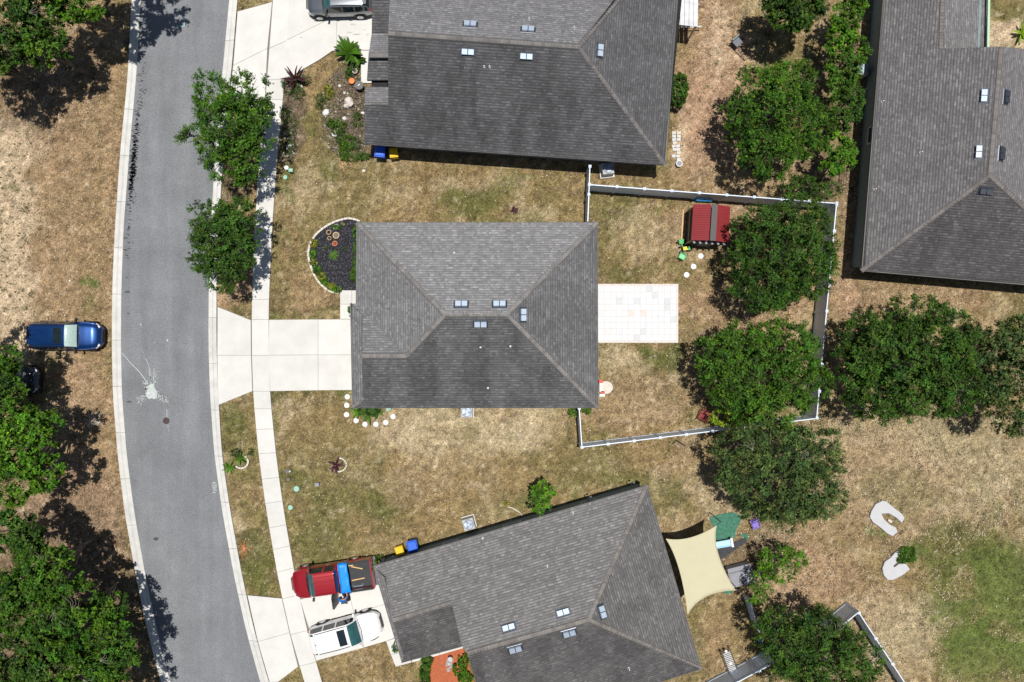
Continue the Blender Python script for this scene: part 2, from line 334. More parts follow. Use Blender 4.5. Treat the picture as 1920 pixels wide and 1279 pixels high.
# ---------------------------------------------------------------- road, kerbs, pavement
def sheet(name, pairs, z, m, parent=None):
    mb = MB()
    for i in range(len(pairs) - 1):
        a, b = pairs[i]; c, d = pairs[i + 1]
        mb.add([(*a, z), (*b, z), (*d, z), (*c, z)], [(0, 1, 2, 3)])
    o = mb.build(name, m, parent, fixn=False)
    return o
road = sheet('road', strip(KL, 2, 1, -330, 1650, 20, KR), .012, M['asphalt']); tag(road, kind='structure')
for f in road.data.polygons:
    if f.normal.z < 0: f.flip()
def kerb_run(T, gut, top, label):
    """gut = column on the road side, top = column on the lawn side; each cast length is a stone of its own"""
    base = MB(); pr = strip(T, 1, 2, -330, 1650, 20)
    for i in range(len(pr) - 1):
        (a, b), (c, d) = pr[i], pr[i + 1]
        base.add([(*a, .0), (*b, .0), (*d, .0), (*c, .0)], [(0, 1, 2, 3)])
    k = base.build('kerb', M['joint'], fixn=True); tag(k, kind='structure')
    y = -330 + (17 if gut == 2 else 61); L = 86.5
    while y < 1640:
        mb = MB(); rows = []
        for j in range(5):
            yy = y + .3 + (L - .6) * j / 4
            p = Vector(W2(itp(T, yy, gut), yy)); q = Vector(W2(itp(T, yy, top), yy))
            for t, z in ((0, -.02), (0, .03), (.42, .035), (.58, .10), (.95, .115), (1, .105), (1, -.02)):
                rows.append((*(p.lerp(q, t)), z))
        fs = [(j * 7 + i, j * 7 + i + 1, j * 7 + 8 + i, j * 7 + 7 + i) for j in range(4) for i in range(6)]
        fs += [(0, 1, 2, 3, 4, 5, 6), tuple(28 + i for i in range(7))[::-1]]
        mb.add(rows, fs); mb.build('kerbstone', M['kerb'], k)
        y += L
kerb_run(KL, 2, 1, ''); kerb_run(KR, 1, 2, '')

def slab(mb_name, poly_px, parent, z1=.075, gap=.008, m='concrete', z0=-.1):
    p = ccw([W2(*q) for q in poly_px]); p = inset(p, gap)
    mb = MB(); mb.prism(p, z0, z1 + random.uniform(-.004, .004), bev=.008); return mb.build(mb_name, M[m], parent)
def bed_base(name, poly_px, z=.03, m='joint'):
    mb = MB(); mb.prism(ccw([W2(*q) for q in poly_px]), -.12, z); o = mb.build(name, M[m]); tag(o, kind='structure'); return o
# pavement slabs
sb = sheet('pavement', strip(SWK, 1, 2, -330, 1650, 20), .028, M['joint']); tag(sb, kind='structure')
js = [-310 + 39 * i for i in range(7)] + [-28, 85, 150, 188, 226, 265, 303, 341, 371, 409, 447, 485, 524, 562, 600, 667, 734, 767, 805, 850, 897, 942, 987, 1027, 1069, 1119, 1186, 1245, 1285] + [1325 + 42 * i for i in range(8)]
js = sorted(js)
for a, b in zip(js, js[1:]):
    tl = -4 if a > 1040 else 0
    sh = lambda yy, k: (92 if k == 1 else 77) if yy == 85 else yy + (0 if yy < 760 else (4 if k == 1 else -4) * min(1, (yy - 760) / 300))
    slab('paving_slab', [(itp(SWK, sh(a, 1), 1), sh(a, 1)), (itp(SWK, sh(a, 2), 2), sh(a, 2)), (itp(SWK, sh(b, 2), 2), sh(b, 2)), (itp(SWK, sh(b, 1), 1), sh(b, 1))], sb)
# driveways
DR1 = [(408, 575), (471, 600), (505, 600), (657, 599), (700, 599), (700, 731), (507, 734), (474, 734), (410, 760)]
d1 = bed_base('driveway', DR1)
for q in ([(408.5, 576), (471, 601), (471.5, 666.5), (408, 667)], [(408, 667), (471.5, 666.5), (474, 734), (410, 760)],
          [(505, 600), (597, 599.5), (597, 666), (504, 666.5)], [(504, 666.5), (597, 666), (597, 732.5), (507, 734)],
          [(597, 599.5), (700, 599), (700, 665.5), (597, 666)], [(597, 666), (700, 665.5), (700, 731.5), (597, 732.5)]):
    slab('driveway_slab', q, d1)
FW = [(638, 545), (700, 545), (700, 599), (638, 599)]
d2 = bed_base('front_walk', FW)
for q in ([(638, 545), (660, 545), (660, 571), (638, 571)], [(660, 545), (700, 545), (700, 571), (660, 571)], [(638, 571), (700, 571), (700, 599), (638, 599)]):
    slab('walk_slab', q, d2)
DR2 = [(446, 22), (512, 5), (543, -2), (560, -120), (720, -120), (722, 157), (677, 157), (677, 96), (623, 97), (600, 113), (562, 135), (543, 146), (533, 148), (500, 225), (430, 190)]
d3 = bed_base('driveway', DR2)
for q in ([(446, 23), (511, 5), (502, 92), (438, 124)], [(438, 124), (502, 92), (496, 222), (430, 190)],
          [(543.5, -2), (632, -2), (632, 30), (537, 77)], [(537, 77), (632, 30), (632, 95), (623, 97), (600, 113), (562, 135), (545, 146), (533, 147)],
          [(632, -2), (722, -2), (722, 95), (632, 95)], [(677, 96), (722, 96), (722, 157), (677, 157)], [(560, -120), (640, -120), (632, -2), (543.5, -2)], [(640, -120), (722, -120), (722, -2), (632, -2)]):
    slab('driveway_slab', q, d3)
DR3 = [(464, 1116), (530, 1122), (565, 1110), (712, 1062), (780, 1180), (735, 1196), (724, 1202), (592, 1239), (560, 1250), (520, 1279), (506, 1279)]
d4 = bed_base('driveway', DR3)
for q in ([(464.5, 1116), (529, 1122), (543.5, 1186), (484, 1203)], [(484, 1203), (543.5, 1186), (559.5, 1250), (521, 1279), (506, 1279)],
          [(563, 1124), (652, 1098), (664, 1150), (579, 1176)], [(652, 1098), (720, 1074), (745, 1126), (664, 1150)],
          [(579, 1176), (664, 1150), (683, 1214), (593, 1239)], [(664, 1150), (745, 1126), (768, 1186), (724, 1202), (683, 1214)]):
    slab('driveway_slab', q, d4)
PW = [(724, 1202), (760, 1190), (773, 1234), (874, 1207), (876, 1213), (742, 1250)]
d5 = bed_base('front_walk', PW)
for q in ([(724, 1202), (759, 1191), (767, 1219), (733, 1227)], [(733, 1227), (767, 1219), (772, 1242), (742, 1250)], [(772, 1235), (823, 1221), (825, 1228), (773, 1242)], [(823, 1221), (874, 1207), (876, 1213), (825, 1228)]):
    slab('walk_slab', q, d5)
# patio of square pavers with a brick border
PT = [(1110, 533), (1271.5, 533), (1271.5, 643.5), (1110, 643.5)]
plain('sand_joint', (.57, .56, .54), .9)
pt = bed_base('patio', PT, .045, 'sand_joint')
plain('paver', (.66, .66, .665), .85, var=.04, vs=8); plain('paver_grey', (.57, .58, .59), .85, var=.05); plain('paver_pink', (.66, .59, .53), .85, var=.05); plain('border_brick', (.66, .60, .56), .85, var=.12, vs=6)
plain('paver_cool', (.635, .645, .66), .85, var=.04); plain('paver_warm', (.655, .645, .64), .85, var=.04)
cw = (1267.5 - 1110) / 14; chh = (639.5 - 537) / 9
GREY = {(9, 0), (10, 1), (7, 2), (12, 2), (12, 3), (8, 7), (7, 8), (13, 5), (4, 2)}; PINK = {(6, 4), (8, 4)}
for j in range(9):
    for i in range(14):
        x0, y0 = 1110 + i * cw, 537 + j * chh
        mm = 'paver_grey' if (i, j) in GREY else ('paver_pink' if (i, j) in PINK else random.choice(['paver', 'paver', 'paver', 'paver_warm', 'paver_cool']))
        slab('paver', [(x0, y0), (x0 + cw, y0), (x0 + cw, y0 + chh), (x0, y0 + chh)], pt, .06 + random.uniform(0, .008), .004, mm)
brd = []
for i in range(26): brd += [[(1110 + i * 6.2, 533.2), (1116 + i * 6.2, 533.2), (1116 + i * 6.2, 536.8), (1110 + i * 6.2, 536.8)], [(1110 + i * 6.2, 639.8), (1116 + i * 6.2, 639.8), (1116 + i * 6.2, 643.4), (1110 + i * 6.2, 643.4)]]
for i in range(17): brd.append([(1267.8, 537 + i * 6.05), (1271.4, 537 + i * 6.05), (1271.4, 542.9 + i * 6.05), (1267.8, 542.9 + i * 6.05)])
for q in brd: slab('border_brick', q, pt, .06, .004, 'border_brick')
# road marks: paint splash, dark scuffs, survey marks
def flatmark(name, polys, z, m, parent=road):
    mb = MB()
    for p in polys:
        if len(p) > 2:
            mb.add([(*W2(*q), z) for q in p], [tuple(range(len(p)))])
    o = mb.build(name, M[m], parent, fixn=False)
    for f in o.data.polygons:
        if f.normal.z < 0: f.flip()
    return o
def line_px(pts, w0, w1=None):
    w1 = w0 if w1 is None else w1; out = []
    for i in range(len(pts) - 1):
        a = Vector(pts[i]); b = Vector(pts[i + 1]); d = (b - a).normalized(); n = Vector((-d.y, d.x))
        t0 = w0 + (w1 - w0) * i / (len(pts) - 1); t1 = w0 + (w1 - w0) * (i + 1) / (len(pts) - 1)
        out.append([tuple(a + n * t0), tuple(b + n * t1), tuple(b - n * t1), tuple(a - n * t0)])
    return out
def blob_px(cx, cy, rx, ry, n=14, w=.3, rot=0):
    o = []
    for k in range(n):
        t = 2 * math.pi * k / n; r = 1 + random.uniform(-w, w); x, y = rx * r * math.cos(t), ry * r * math.sin(t)
        o.append((cx + x * math.cos(rot) - y * math.sin(rot), cy + x * math.sin(rot) + y * math.cos(rot)))
    return o
sp = [[(273, 739), (276, 733), (278, 728), (280, 722), (284, 720), (288, 721), (290, 728), (293, 733), (295, 739), (294, 746), (289, 749), (284, 747), (280, 749), (276, 746)]]
def drips(pts, w0, w1, gap=.35):
    out = []
    for i in range(len(pts) - 1):
        a = Vector(pts[i]); b = Vector(pts[i + 1]); L_ = (b - a).length; k = int(L_ / 1.1)
        for q in range(k):
            if random.random() < gap: continue
            f = (i + q / k) / (len(pts) - 1); w_ = 1.25 * (w0 + (w1 - w0) * f) * random.uniform(.6, 1.3); p = a.lerp(b, q / k); an = math.atan2((b - a).y, (b - a).x)
            out.append(blob_px(p.x + random.gauss(0, .5), p.y + random.gauss(0, .5), w_ * 1.5, w_ * .7, 7, .3, an))
    return out
st = line_px([(229, 662), (244, 680), (261, 697), (272, 712), (280, 724)], .4, .7)
st += drips([(267, 656), (271, 670), (278, 682), (281, 695), (283, 720)], .35, .9)
st += drips([(288, 722), (288, 705), (290, 690)], .9, .35) + drips([(290, 724), (292, 706), (288, 695)], .8, .4) + drips([(284, 722), (283, 706), (279, 694)], .8, .3)
st += drips([(277, 738), (271, 724), (268, 715)], 1.4, .5) + drips([(277, 744), (263, 752), (256, 760)], .9, .4) + drips([(276, 741), (262, 745), (254, 748)], .8, .4)
st += drips([(292, 733), (302, 740), (310, 748), (316, 758)], .9, .8) + line_px([(313, 768), (313.5, 784)], .4, .4) + drips([(315, 798), (318, 810)], .5, .3)
for _ in range(260):
    a = random.choice([(-1.5, 40), (-1.3, 52), (2.75, 30), (.5, 34), (-1.75, 45), (.38, 32), (-2.1, 26), (.62, 36), (2.4, 34)]); r = random.uniform(8, a[1]); t = a[0] + random.uniform(-.16, .16)
    w_ = random.uniform(.25, 1.0) * (1.2 - r / 60); st.append(blob_px(284 + r * math.cos(t), 738 + r * math.sin(t), w_, w_ * random.uniform(.7, 2.2), 6, .3))
for q in ((264, 609, 1.2), (314, 639, 1.6), (290, 643, .8)): sp.append(blob_px(q[0], q[1], q[2], q[2] * 1.3, 8))
flatmark('paint_splash', sp, .017, 'road_paint'); plain('thin_paint', (.50, .535, .52), .75, var=.1, vs=5); flatmark('paint_streaks', st, .0165, 'thin_paint')
for q in ((272, 790, 7, 22), (294, 795, 5, 16), (258, 762, 9, 20), (330, 858, 8, 14), (270, 858, 9, 16), (305, 1032, 12, 12), (305, 50, 10, 40), (408, 60, 8, 30)): pass
sc = []
for i in range(620):
    y = random.choice([random.gauss(300, 32), random.gauss(335, 30), random.gauss(255, 40), random.uniform(100, 480)]); x0 = itp(KL, y, 2) + 9 + random.gauss(0, 3.2) + (y < 200) * 3
    sc.append(blob_px(x0, y, random.uniform(.8, 3.2), random.uniform(.35, 1.3), 8, .35))
for i in range(24):
    y = 236 + i * 7.4 + random.uniform(-1, 1); f_ = 1 - abs(i - 11) / 15; sc.append(blob_px(itp(KL, y, 2) + 8.5 + random.uniform(-1, 1), y, 4.6 * f_ + random.uniform(0, 1), 2.5 * f_, 12, .28))
for q in ((240, 548, 5, 2), (241, 589, 2.5, 1.5), (236, 447, 5, 1.5), (243, 754, 6, 1.7), (293, 1011, 4.5, 3), (349, 645, 1.2, 1.2), (262, 140, 3, 1.5), (240, 484, 4, 1), (238, 521, 3, 1)): sc.append(blob_px(*q, 10))
flatmark('dark_scuff', sc, .016, 'tar')
flatmark('survey_mark', line_px([(331, 49.5), (346, 49.5)], .6) + line_px([(346, 49), (346, 37)], .5), .018, 'cyan_paint')
sv = []
for i in range(9): sv += line_px([(400 + random.uniform(-3, 3), 904 + i * 2.4), (404 + random.uniform(-2, 3), 905 + i * 2.4 + random.uniform(-2, 2))], .55)
sv += line_px([(399, 908), (400, 918)], .5) + line_px([(405, 905), (406, 917)], .5)
flatmark('survey_mark', sv, .018, 'road_paint')
mh = MB(); mh.lathe(W(312, 789.5, 0), [(.02, .016), (.22, .016), (.22, .026), (.19, .028), (.19, .02), (.17, .028), (.02, .028)][::-1], 24)
for k in range(-2, 3): mh.box(W(312, 789.5, 0) + Vector((k * .06, 0, .03)), (.02, .24, .008))
tag(mh.build('manhole_cover', M['manhole'], fixn=False), 'dark round manhole cover in the road below the paint splash', 'manhole cover')

# ---------------------------------------------------------------- houses
def plane_of(eave, he, pitch, inside):
    A, B = W(*eave[0], he), W(*eave[1], he); e = (B - A).normalized(); n = Vector((-e.y, e.x, 0))
    I = W(*inside, he)
    if (I - A).dot(n) < 0: n = -n
    return dict(A=A, e=e, n=n, he=he, p=pitch, px0=eave[0])
def ridge_plane(pl0, a, b, away, p):
    A, B = hit(pl0, *a), hit(pl0, *b); e = (B - A); e.z = 0; e.normalize(); n = Vector((-e.y, e.x, 0)); I = W(*away, A.z)
    if (I - A).dot(n) > 0: n = -n
    A = A.copy(); A.z = (A.z + B.z) / 2
    return dict(A=A, e=e, n=n, he=A.z, p=p)
def hit(pl, px, py):
    d = W(px, py, 0); An = pl['A'].dot(pl['n']); dn = d.dot(pl['n'])
    t = (H - pl['he'] + pl['p'] * An) / (H + pl['p'] * dn)
    return Vector((d.x * t, d.y * t, H * (1 - t)))
def shingle_slope(mb, pl, poly3, tone, stain_shade, seed, expo=.165):
    e, n, p = pl['e'], pl['n'], pl['p']; up = Vector((n.x, n.y, p)).normalized(); nn = e.cross(up)
    if nn.z < 0: nn = -nn
    O = pl['A']; P = [((q - O).dot(e), (q - O).dot(up)) for q in poly3]
    v0 = min(q[1] for q in P); v1 = max(q[1] for q in P); r = 0; v = v0
    def ints(v):
        xs = []
        for i in range(len(P)):
            (a, b), (c, d) = P[i], P[(i + 1) % len(P)]
            if (b > v) != (d > v): xs.append(a + (c - a) * (v - b) / (d - b))
        return sorted(xs)
    rr = random.Random(seed)
    while v < v1:
        va, vb = v + 1e-4, min(v + expo, v1) - 1e-4
        xa, xb = ints(va), ints(vb)
        if len(xa) != len(xb):
            xm = ints((va + vb) / 2); xa = xa if len(xa) == len(xm) else xm; xb = xb if len(xb) == len(xm) else xm
        if len(xa) == len(xb) and xa:
            rowt = 1 + rr.uniform(-.04, .04)
            for k in range(0, len(xa) - 1, 2):
                u = min(xa[k], xb[k]) - rr.uniform(0, .3); ue = max(xa[k + 1], xb[k + 1])
                while u < ue:
                    w = rr.choice([.13, .16, .2, .24, .3]); u2 = u + w - .004
                    a0, a1 = max(u, xa[k]), min(u2, xa[k + 1]); b0, b1 = max(u, xb[k]), min(u2, xb[k + 1])
                    if a1 > a0 or b1 > b0:
                        a0, a1 = (a0, a1) if a1 > a0 else ((a0 + a1) / 2,) * 2; b0, b1 = (b0, b1) if b1 > b0 else ((b0 + b1) / 2,) * 2
                        th = rr.choice([.016, .02, .03])
                        f = lambda uu, vv, hh: O + e * uu + up * vv + nn * hh
                        k1 = .38; m0, m1, vm = a0 + (b0 - a0) * k1, a1 + (b1 - a1) * k1, va + (vb - va) * k1; hm = th + (.006 - th) * k1
                        q = [f(a0, va, .002), f(a1, va, .002), f(a1, va, th), f(a0, va, th), f(m1, vm, hm), f(m0, vm, hm), f(b1, vb, .006), f(b0, vb, .006)]
                        c = rowt * rr.choice([.90, .95, 1, 1.0, 1.05, 1.16])
                        # algae blotches down the slope, over slope shading put into the colour
                        um = (u + u2) / 2; s_ = float(fbm(np.array([um * 9]), np.array([v * 4]), 9, seed % 50, 3)[0])
                        c *= 1 - stain_shade * (.55 + .45 * min(1, max(0, (s_ - .3) * 2.4)))
                        w0, w1, w2 = tone; c2 = c * rr.choice([1.0, 1.1, 1.18, 1.42])
                        mb.add(q, [(0, 1, 2, 3), (3, 2, 4, 5)], (w0 * c * .82, w1 * c * .82, w2 * c * .82)); nv = len(mb.v) - 8
                        mb.f.append((nv + 5, nv + 4, nv + 6, nv + 7)); mb.c.append((w0 * c2, w1 * c2, w2 * c2))
                    u += w
        v += expo
def rake_cap(mb, a, b, tone, w=.115, seed=0):
    rr = random.Random(seed); d = b - a; L = d.length; d.normalize(); side = Vector((-d.y, d.x, 0)).normalized()
    k = max(1, int(L / .2))
    for i in range(k):
        p, q = a + d * (L * i / k), a + d * (L * (i + 1) / k + .03); c = rr.uniform(.8, 1.2); z0, z1 = Vector((0, 0, .035)), Vector((0, 0, .02)); dn = Vector((0, 0, .052))
        p += Vector((0, 0, .014)); ud = Vector((0, 0, .028))
        w2 = w * 1.4; d2 = dn * 1.33
        mb.add([p + ud - side * w2 - d2, p + ud, p + ud + side * w2 - d2, q + ud * .6 + side * w2 - d2, q + ud * .6, q + ud * .6 - side * w2 - d2], [(0, 1, 4, 5), (1, 2, 3, 4)], tuple(t * .5 for t in tone))  # dark underlay strip painted in for the shadow gap beneath the cap
        mb.add([p + z0 - side * w - dn, p + z0, p + z0 + side * w - dn, q + z1 + side * w - dn, q + z1, q + z1 - side * w - dn], [(0, 1, 4, 5), (1, 2, 3, 4)], tuple(t * c for t in tone))
def house(label, slopes, walls, wallmat, tone, caps, he=2.6, over=.5, skirts=(), windows=(), garage=(), fascias=(), seed=1, flush=()):
    root = thing('house', label, 'house', W(*walls[0][0], 0))
    inv = -root.location
    deck = MB(); sh = MB(); pls = []
    for k, s in enumerate(slopes):
        if 'ridge' in s: pl = ridge_plane(pls[s['ridge'][0]], s['ridge'][1], s['ridge'][2], s['away'], s.get('p', .45))
        else:
            pl = plane_of(s['eave'], s.get('he', he), s.get('p', .45), s['in'])
            if 'match' in s:
                q = hit(pls[s['match'][0]], *s['match'][1]); pl['p'] = (q.z - pl['he']) / (q - pl['A']).dot(pl['n'])
        pls.append(pl)
        P3 = [hit(pl, *q) for q in s['poly']]
        n = len(P3); up_ = [tuple(q + inv - Vector((0, 0, .004))) for q in P3]; dn_ = [tuple(q + inv - Vector((0, 0, .16))) for q in P3]
        deck.add(up_ + dn_, [tuple(range(n)), tuple(range(n, 2 * n))[::-1]] + [(i, (i + 1) % n, n + (i + 1) % n, n + i) for i in range(n)])
        shingle_slope(sh, pl, P3, [t * s.get('t', 1) for t in tone], s.get('stain_shade', .1), seed * 31 + k)  # darkness and tone per slope paint the sunlit and shaded sides
    roof = deck.build('roof', M['deck'], root)
    sh.v = [tuple(Vector(v) + inv) for v in sh.v]
    o = sh.build('shingle', M['shingle'], roof, fixn=False, colattr=True); tag(o, kind='stuff')
    for i, (pi, a, b) in enumerate(caps):
        cp = MB(); pa, pb = hit(pls[pi], *a) + inv, hit(pls[pi], *b) + inv
        rake_cap(cp, pa, pb, [t * k for t, k in zip(tone, (1.12, 1.07, 1.0))], seed=seed + i)
        tag(cp.build('ridge_cap', M['shingle'], roof, fixn=False, colattr=True), kind='stuff')
    fb = MB()
    for (a, b) in fascias:
        A, B = W(*a, he), W(*b, he); d = (B - A); c = (A + B) / 2 + inv
        fb.box(c + Vector((0, 0, -.09)), (d.length + .02, .05, .2), math.atan2(d.y, d.x))
    if fascias: fb.build('fascia', M['fascia'], roof)
    wb = MB(); wpolys = []
    for w in walls:
        P = ccw([W2(*q, he) for q in w]); P = inset(P, over); wpolys.append(P)
        wb.prism([(p[0] + inv.x, p[1] + inv.y) for p in P], -.1, he - .02)
    for (pi, a, b, zb) in skirts:
        A, B = hit(pls[pi], *a), hit(pls[pi], *b)
        wb.add([A + inv, B + inv, Vector((B.x, B.y, zb)) + inv, Vector((A.x, A.y, zb)) + inv], [(0, 1, 2, 3)])
    wb.build('wall', M[wallmat], root)
    def wall_pt(wi, a, b, t):
        """point at fraction t of the wall nearest the eave a-b"""
        A, B = Vector(W2(*a, he)), Vector(W2(*b, he)); m = (A + B) / 2; best = None; P = wpolys[wi]
        for i in range(len(P)):
            p, q = Vector(P[i]), Vector(P[(i + 1) % len(P)]); dd = ((p + q) / 2 - m).length
            ang = abs((q - p).normalized().dot((B - A).normalized()))
            if ang > .9 and (best is None or dd < best[0]): best = (dd, p, q)
        p, q = best[1], best[2]
        if (q - p).dot(B - A) < 0: p, q = q, p
        d = (q - p).normalized(); c = p.lerp(q, t); nrm = Vector((d.y, -d.x)); 
        if (m - c).dot(nrm) < 0: nrm = -nrm
        return c, d, nrm
    for (wi, a, b, t, w, z0, z1) in windows:
        c, d, nrm = wall_pt(wi, a, b, t); rz = math.atan2(d.y, d.x)
        f = MB(); cc = Vector((c.x, c.y, 0)) + inv
        n3 = Vector((nrm.x, nrm.y, 0)); d3 = Vector((d.x, d.y, 0))
        for sx in (-1, 1): f.box(cc + d3 * sx * (w / 2 + .03) + n3 * .03 + Vector((0, 0, (z0 + z1) / 2)), (.06, .07, z1 - z0 + .12), rz)
        for zz in (z0 - .03, z1 + .03): f.box(cc + n3 * .035 + Vector((0, 0, zz)), (w, .08, .06), rz)
        fr = f.build('window', M['white'], root)
        g_ = MB(); g_.box(cc + n3 * .012 + Vector((0, 0, (z0 + z1) / 2)), (w, .02, z1 - z0), rz); g_.build('pane', M['glass'], fr)
    for (wi, a, b, t, w, hh) in garage:
        c, d, nrm = wall_pt(wi, a, b, t); rz = math.atan2(d.y, d.x); cc = Vector((c.x, c.y, 0)) + inv; n3 = Vector((nrm.x, nrm.y, 0)); d3 = Vector((d.x, d.y, 0))
        dr = MB(); dr.box(cc + n3 * .01 + Vector((0, 0, hh / 2)), (w, .03, hh), rz); gd = dr.build('garage_door', M['white'], root)
        for r_ in range(4):
            for q in range(4 if w > 3 else 1):
                pn = MB(); pw = w / (4 if w > 3 else 1)
                pn.box(cc + n3 * .035 + d3 * (-w / 2 + pw * (q + .5)) + Vector((0, 0, hh * (r_ + .5) / 4)), (pw - .12, .03, hh / 4 - .1), rz); pn.build('panel', M['white'], gd)
    return root, pls
def vent_pair(root, pl, px, py, dark=False):
    """two low metal box vents side by side on the slope"""
    c = hit(pl, px, py) - root.location; e = pl['e']; up = Vector((pl['n'].x, pl['n'].y, pl['p'])).normalized(); nn = e.cross(up)
    if nn.z < 0: nn = -nn
    R = Matrix((e, up, nn)).transposed()
    b = MB(); vs = []
    def bx(cx, cy, cz, dx, dy, dz, sl=0):
        vv = []
        for sz in (-1, 1):
            for sx, sy in ((-1, -1), (1, -1), (1, 1), (-1, 1)):
                vv.append(c + R @ Vector((cx + sx * dx / 2, cy + sy * dy / 2 * (1 if sz < 0 else .9), cz + sz * dz / 2 - (sl * sy if sz > 0 else 0))))
        return vv
    FS = [(3, 2, 1, 0), (4, 5, 6, 7), (0, 1, 5, 4), (1, 2, 6, 5), (2, 3, 7, 6), (3, 0, 4, 7)]
    b.add(bx(0, 0, .035, .92, .5, .02), FS); v = b.build('roof_vent', M['ventdark'], root)
    for s in (-1, 1):
        h = MB(); h.add(bx(s * .19, .0, .12, .33, .33, .11, .03), FS); 
        h.build('vent_hood', M['ventdark' if dark else 'metal'], v)
    t = MB(); t.add(bx(0, 0, .1, .035, .38, .08), FS); t.build('vent_divider', M['ventdark'], v)
def pipe_vent(root, pl, px, py, m='white'):
    c = hit(pl, px, py) - root.location; b = MB(); b.tube([c - Vector((0, 0, .03)), c + Vector((0, 0, .28))], .032, seg=10); b.lathe(c, [(.07, .0), (.065, .04), (.035, .08)], 12)
    b.build('vent_pipe', M[m], root)

# centre house ---------------------------------------------------
CT = (.184, .182, .186)
hc, pc = house('long pale grey hip roof house in the middle with garage facing the road',
 [dict(eave=((669, 418), (1120, 418)), **{'in': (890, 590)}, poly=[(669, 418), (1120, 418), (951, 589), (835, 589)], stain_shade=.05, t=1.12),
  dict(eave=((1120, 418), (1121, 765)), **{'in': (890, 590)}, match=(0, (951, 589)), poly=[(1120, 418), (1121, 765), (951, 591), (951, 589)], stain_shade=.30, t=.86),
  dict(eave=((661, 765), (1121, 765)), **{'in': (890, 590)}, match=(0, (900, 589)), poly=[(661, 765), (1121, 765), (951, 590), (835, 590), (762, 668), (680, 668), (680, 745)], stain_shade=.55, t=.86),
  dict(eave=((669, 418), (669, 569)), **{'in': (890, 590)}, match=(0, (835, 589)), poly=[(669, 418), (835, 590), (762, 668), (667, 571)], stain_shade=.10, t=.95),
  dict(eave=((661, 569), (762, 569)), **{'in': (700, 668)}, match=(2, (720, 668)), poly=[(667, 570), (762, 668), (680, 668), (680, 590), (659, 570)], stain_shade=.10, t=.98),
  dict(eave=((657, 569), (661, 765)), **{'in': (890, 690)}, poly=[(657, 569), (680, 591), (681, 746), (660, 765)], stain_shade=.15, t=.95)],
 [[(669, 418), (1120, 418), (1121, 765), (661, 765), (659, 571), (669, 571)]], 'wall_beige', CT,
 [(0, (669, 418), (835, 590)), (0, (1120, 418), (951, 589)), (2, (835, 590), (951, 590)), (1, (1121, 765), (951, 590)), (3, (835, 590), (762, 668)), (2, (762, 668), (680, 668)), (2, (661, 765), (681, 746))],
 skirts=[(2, (680, 668), (680, 746), 2.9)],
 windows=[(0, (669, 765), (1121, 765), .3, 1.2, 1.0, 2.1), (0, (669, 765), (1121, 765), .7, 1.2, 1.0, 2.1), (0, (669, 418), (1120, 418), .3, 1.2, 1, 2.1), (0, (669, 418), (1120, 418), .75, 1.2, 1, 2.1), (0, (1120, 418), (1121, 765), .2, 1.4, 1, 2.1), (0, (1120, 418), (1121, 765), .5, 2.2, .1, 2.1)],
 garage=[(0, (657, 569), (661, 765), .52, 4.9, 2.15)], fascias=[((669, 418), (1120, 418)), ((1120, 418), (1121, 765)), ((661, 765), (1121, 765)), ((657, 569), (661, 765)), ((669, 418), (669, 569))], seed=1)
for q in ((865, 571.5, 0), (936.5, 571.5, 0), (901, 607.5, 2), (980, 591, 1)): vent_pair(hc, pc[q[2]], q[0], q[1])
for q in ((852, 475, 0), (901, 652, 2), (957, 650, 2), (915, 728, 2)): pipe_vent(hc, pc[q[2]], q[0], q[1])

# top house ------------------------------------------------------
TT = (.158, .156, .162)
ht, ptp = house('dark grey roofed house at the top edge with bins under its eave',
 [dict(eave=((683, 270), (1247, 309)), **{'in': (1000, 90)}, poly=[(683, 270), (1247, 309), (1085, 88), (728, 63), (728, 197), (684, 197)], stain_shade=.55, t=.82),
  dict(eave=((1247, 309), (1270, 0)), **{'in': (1000, 90)}, match=(0, (1085, 88)), poly=[(1247, 309), (1085, 88), (1298, -180), (1284, -180)], stain_shade=.30, t=.80),
  dict(ridge=(0, (728, 62.5), (1085, 88)), away=(1000, -100), poly=[(728, 62), (1085, 88), (1284, -150), (740, -170)], stain_shade=.04, t=1.05),
  dict(eave=((692, 63), (729, 63)), **{'in': (710, 104)}, he=2.75, poly=[(697, 63), (729, 63), (729, 104), (691, 104)], stain_shade=.05, t=1.1),
  dict(eave=((688, 152), (729, 152)), **{'in': (710, 104)}, he=2.62, p=.40, poly=[(688, 151), (729, 151), (729, 104), (691, 104)], stain_shade=.35, t=.85),
  dict(eave=((686, 163), (729, 163)), **{'in': (710, 197)}, he=2.62, p=.40, poly=[(686, 164), (729, 164), (729, 197), (683, 197)], stain_shade=.05, t=1.1),
  dict(eave=((697, 64), (729, 64)), **{'in': (710, -80)}, he=2.75, p=.35, poly=[(697, 62), (729, 62), (735, -140), (700, -140)], stain_shade=.4, t=.85)],
 [[(684, 199), (684, 270), (1247, 309), (1270, -140), (730, -140), (730, 199)], [(697, 62), (697, -100), (760, -100), (760, 62)]], 'wall_grey', TT,
 [(0, (728, 62.5), (1085, 88)), (0, (1085, 88), (1247, 309)), (1, (1085, 88), (1284, -150)), (3, (691, 104), (729, 104)), (5, (683, 197), (729, 197))],
 skirts=[(0, (728, 63), (728, 197), 2.5), (2, (728, 62), (740, -170), 2.5)],
 windows=[(0, (684, 270), (1247, 309), .26, 1.1, 1.0, 2.1), (0, (684, 270), (1247, 309), .60, 1.1, 1, 2.1), (0, (1247, 309), (1270, 0), .4, 1.8, 1, 2.1)],
 garage=[(1, (697, 62), (697, -100), .5, 4.8, 2.1)], fascias=[((683, 270), (1247, 309)), ((1247, 309), (1270, 0))], seed=2)
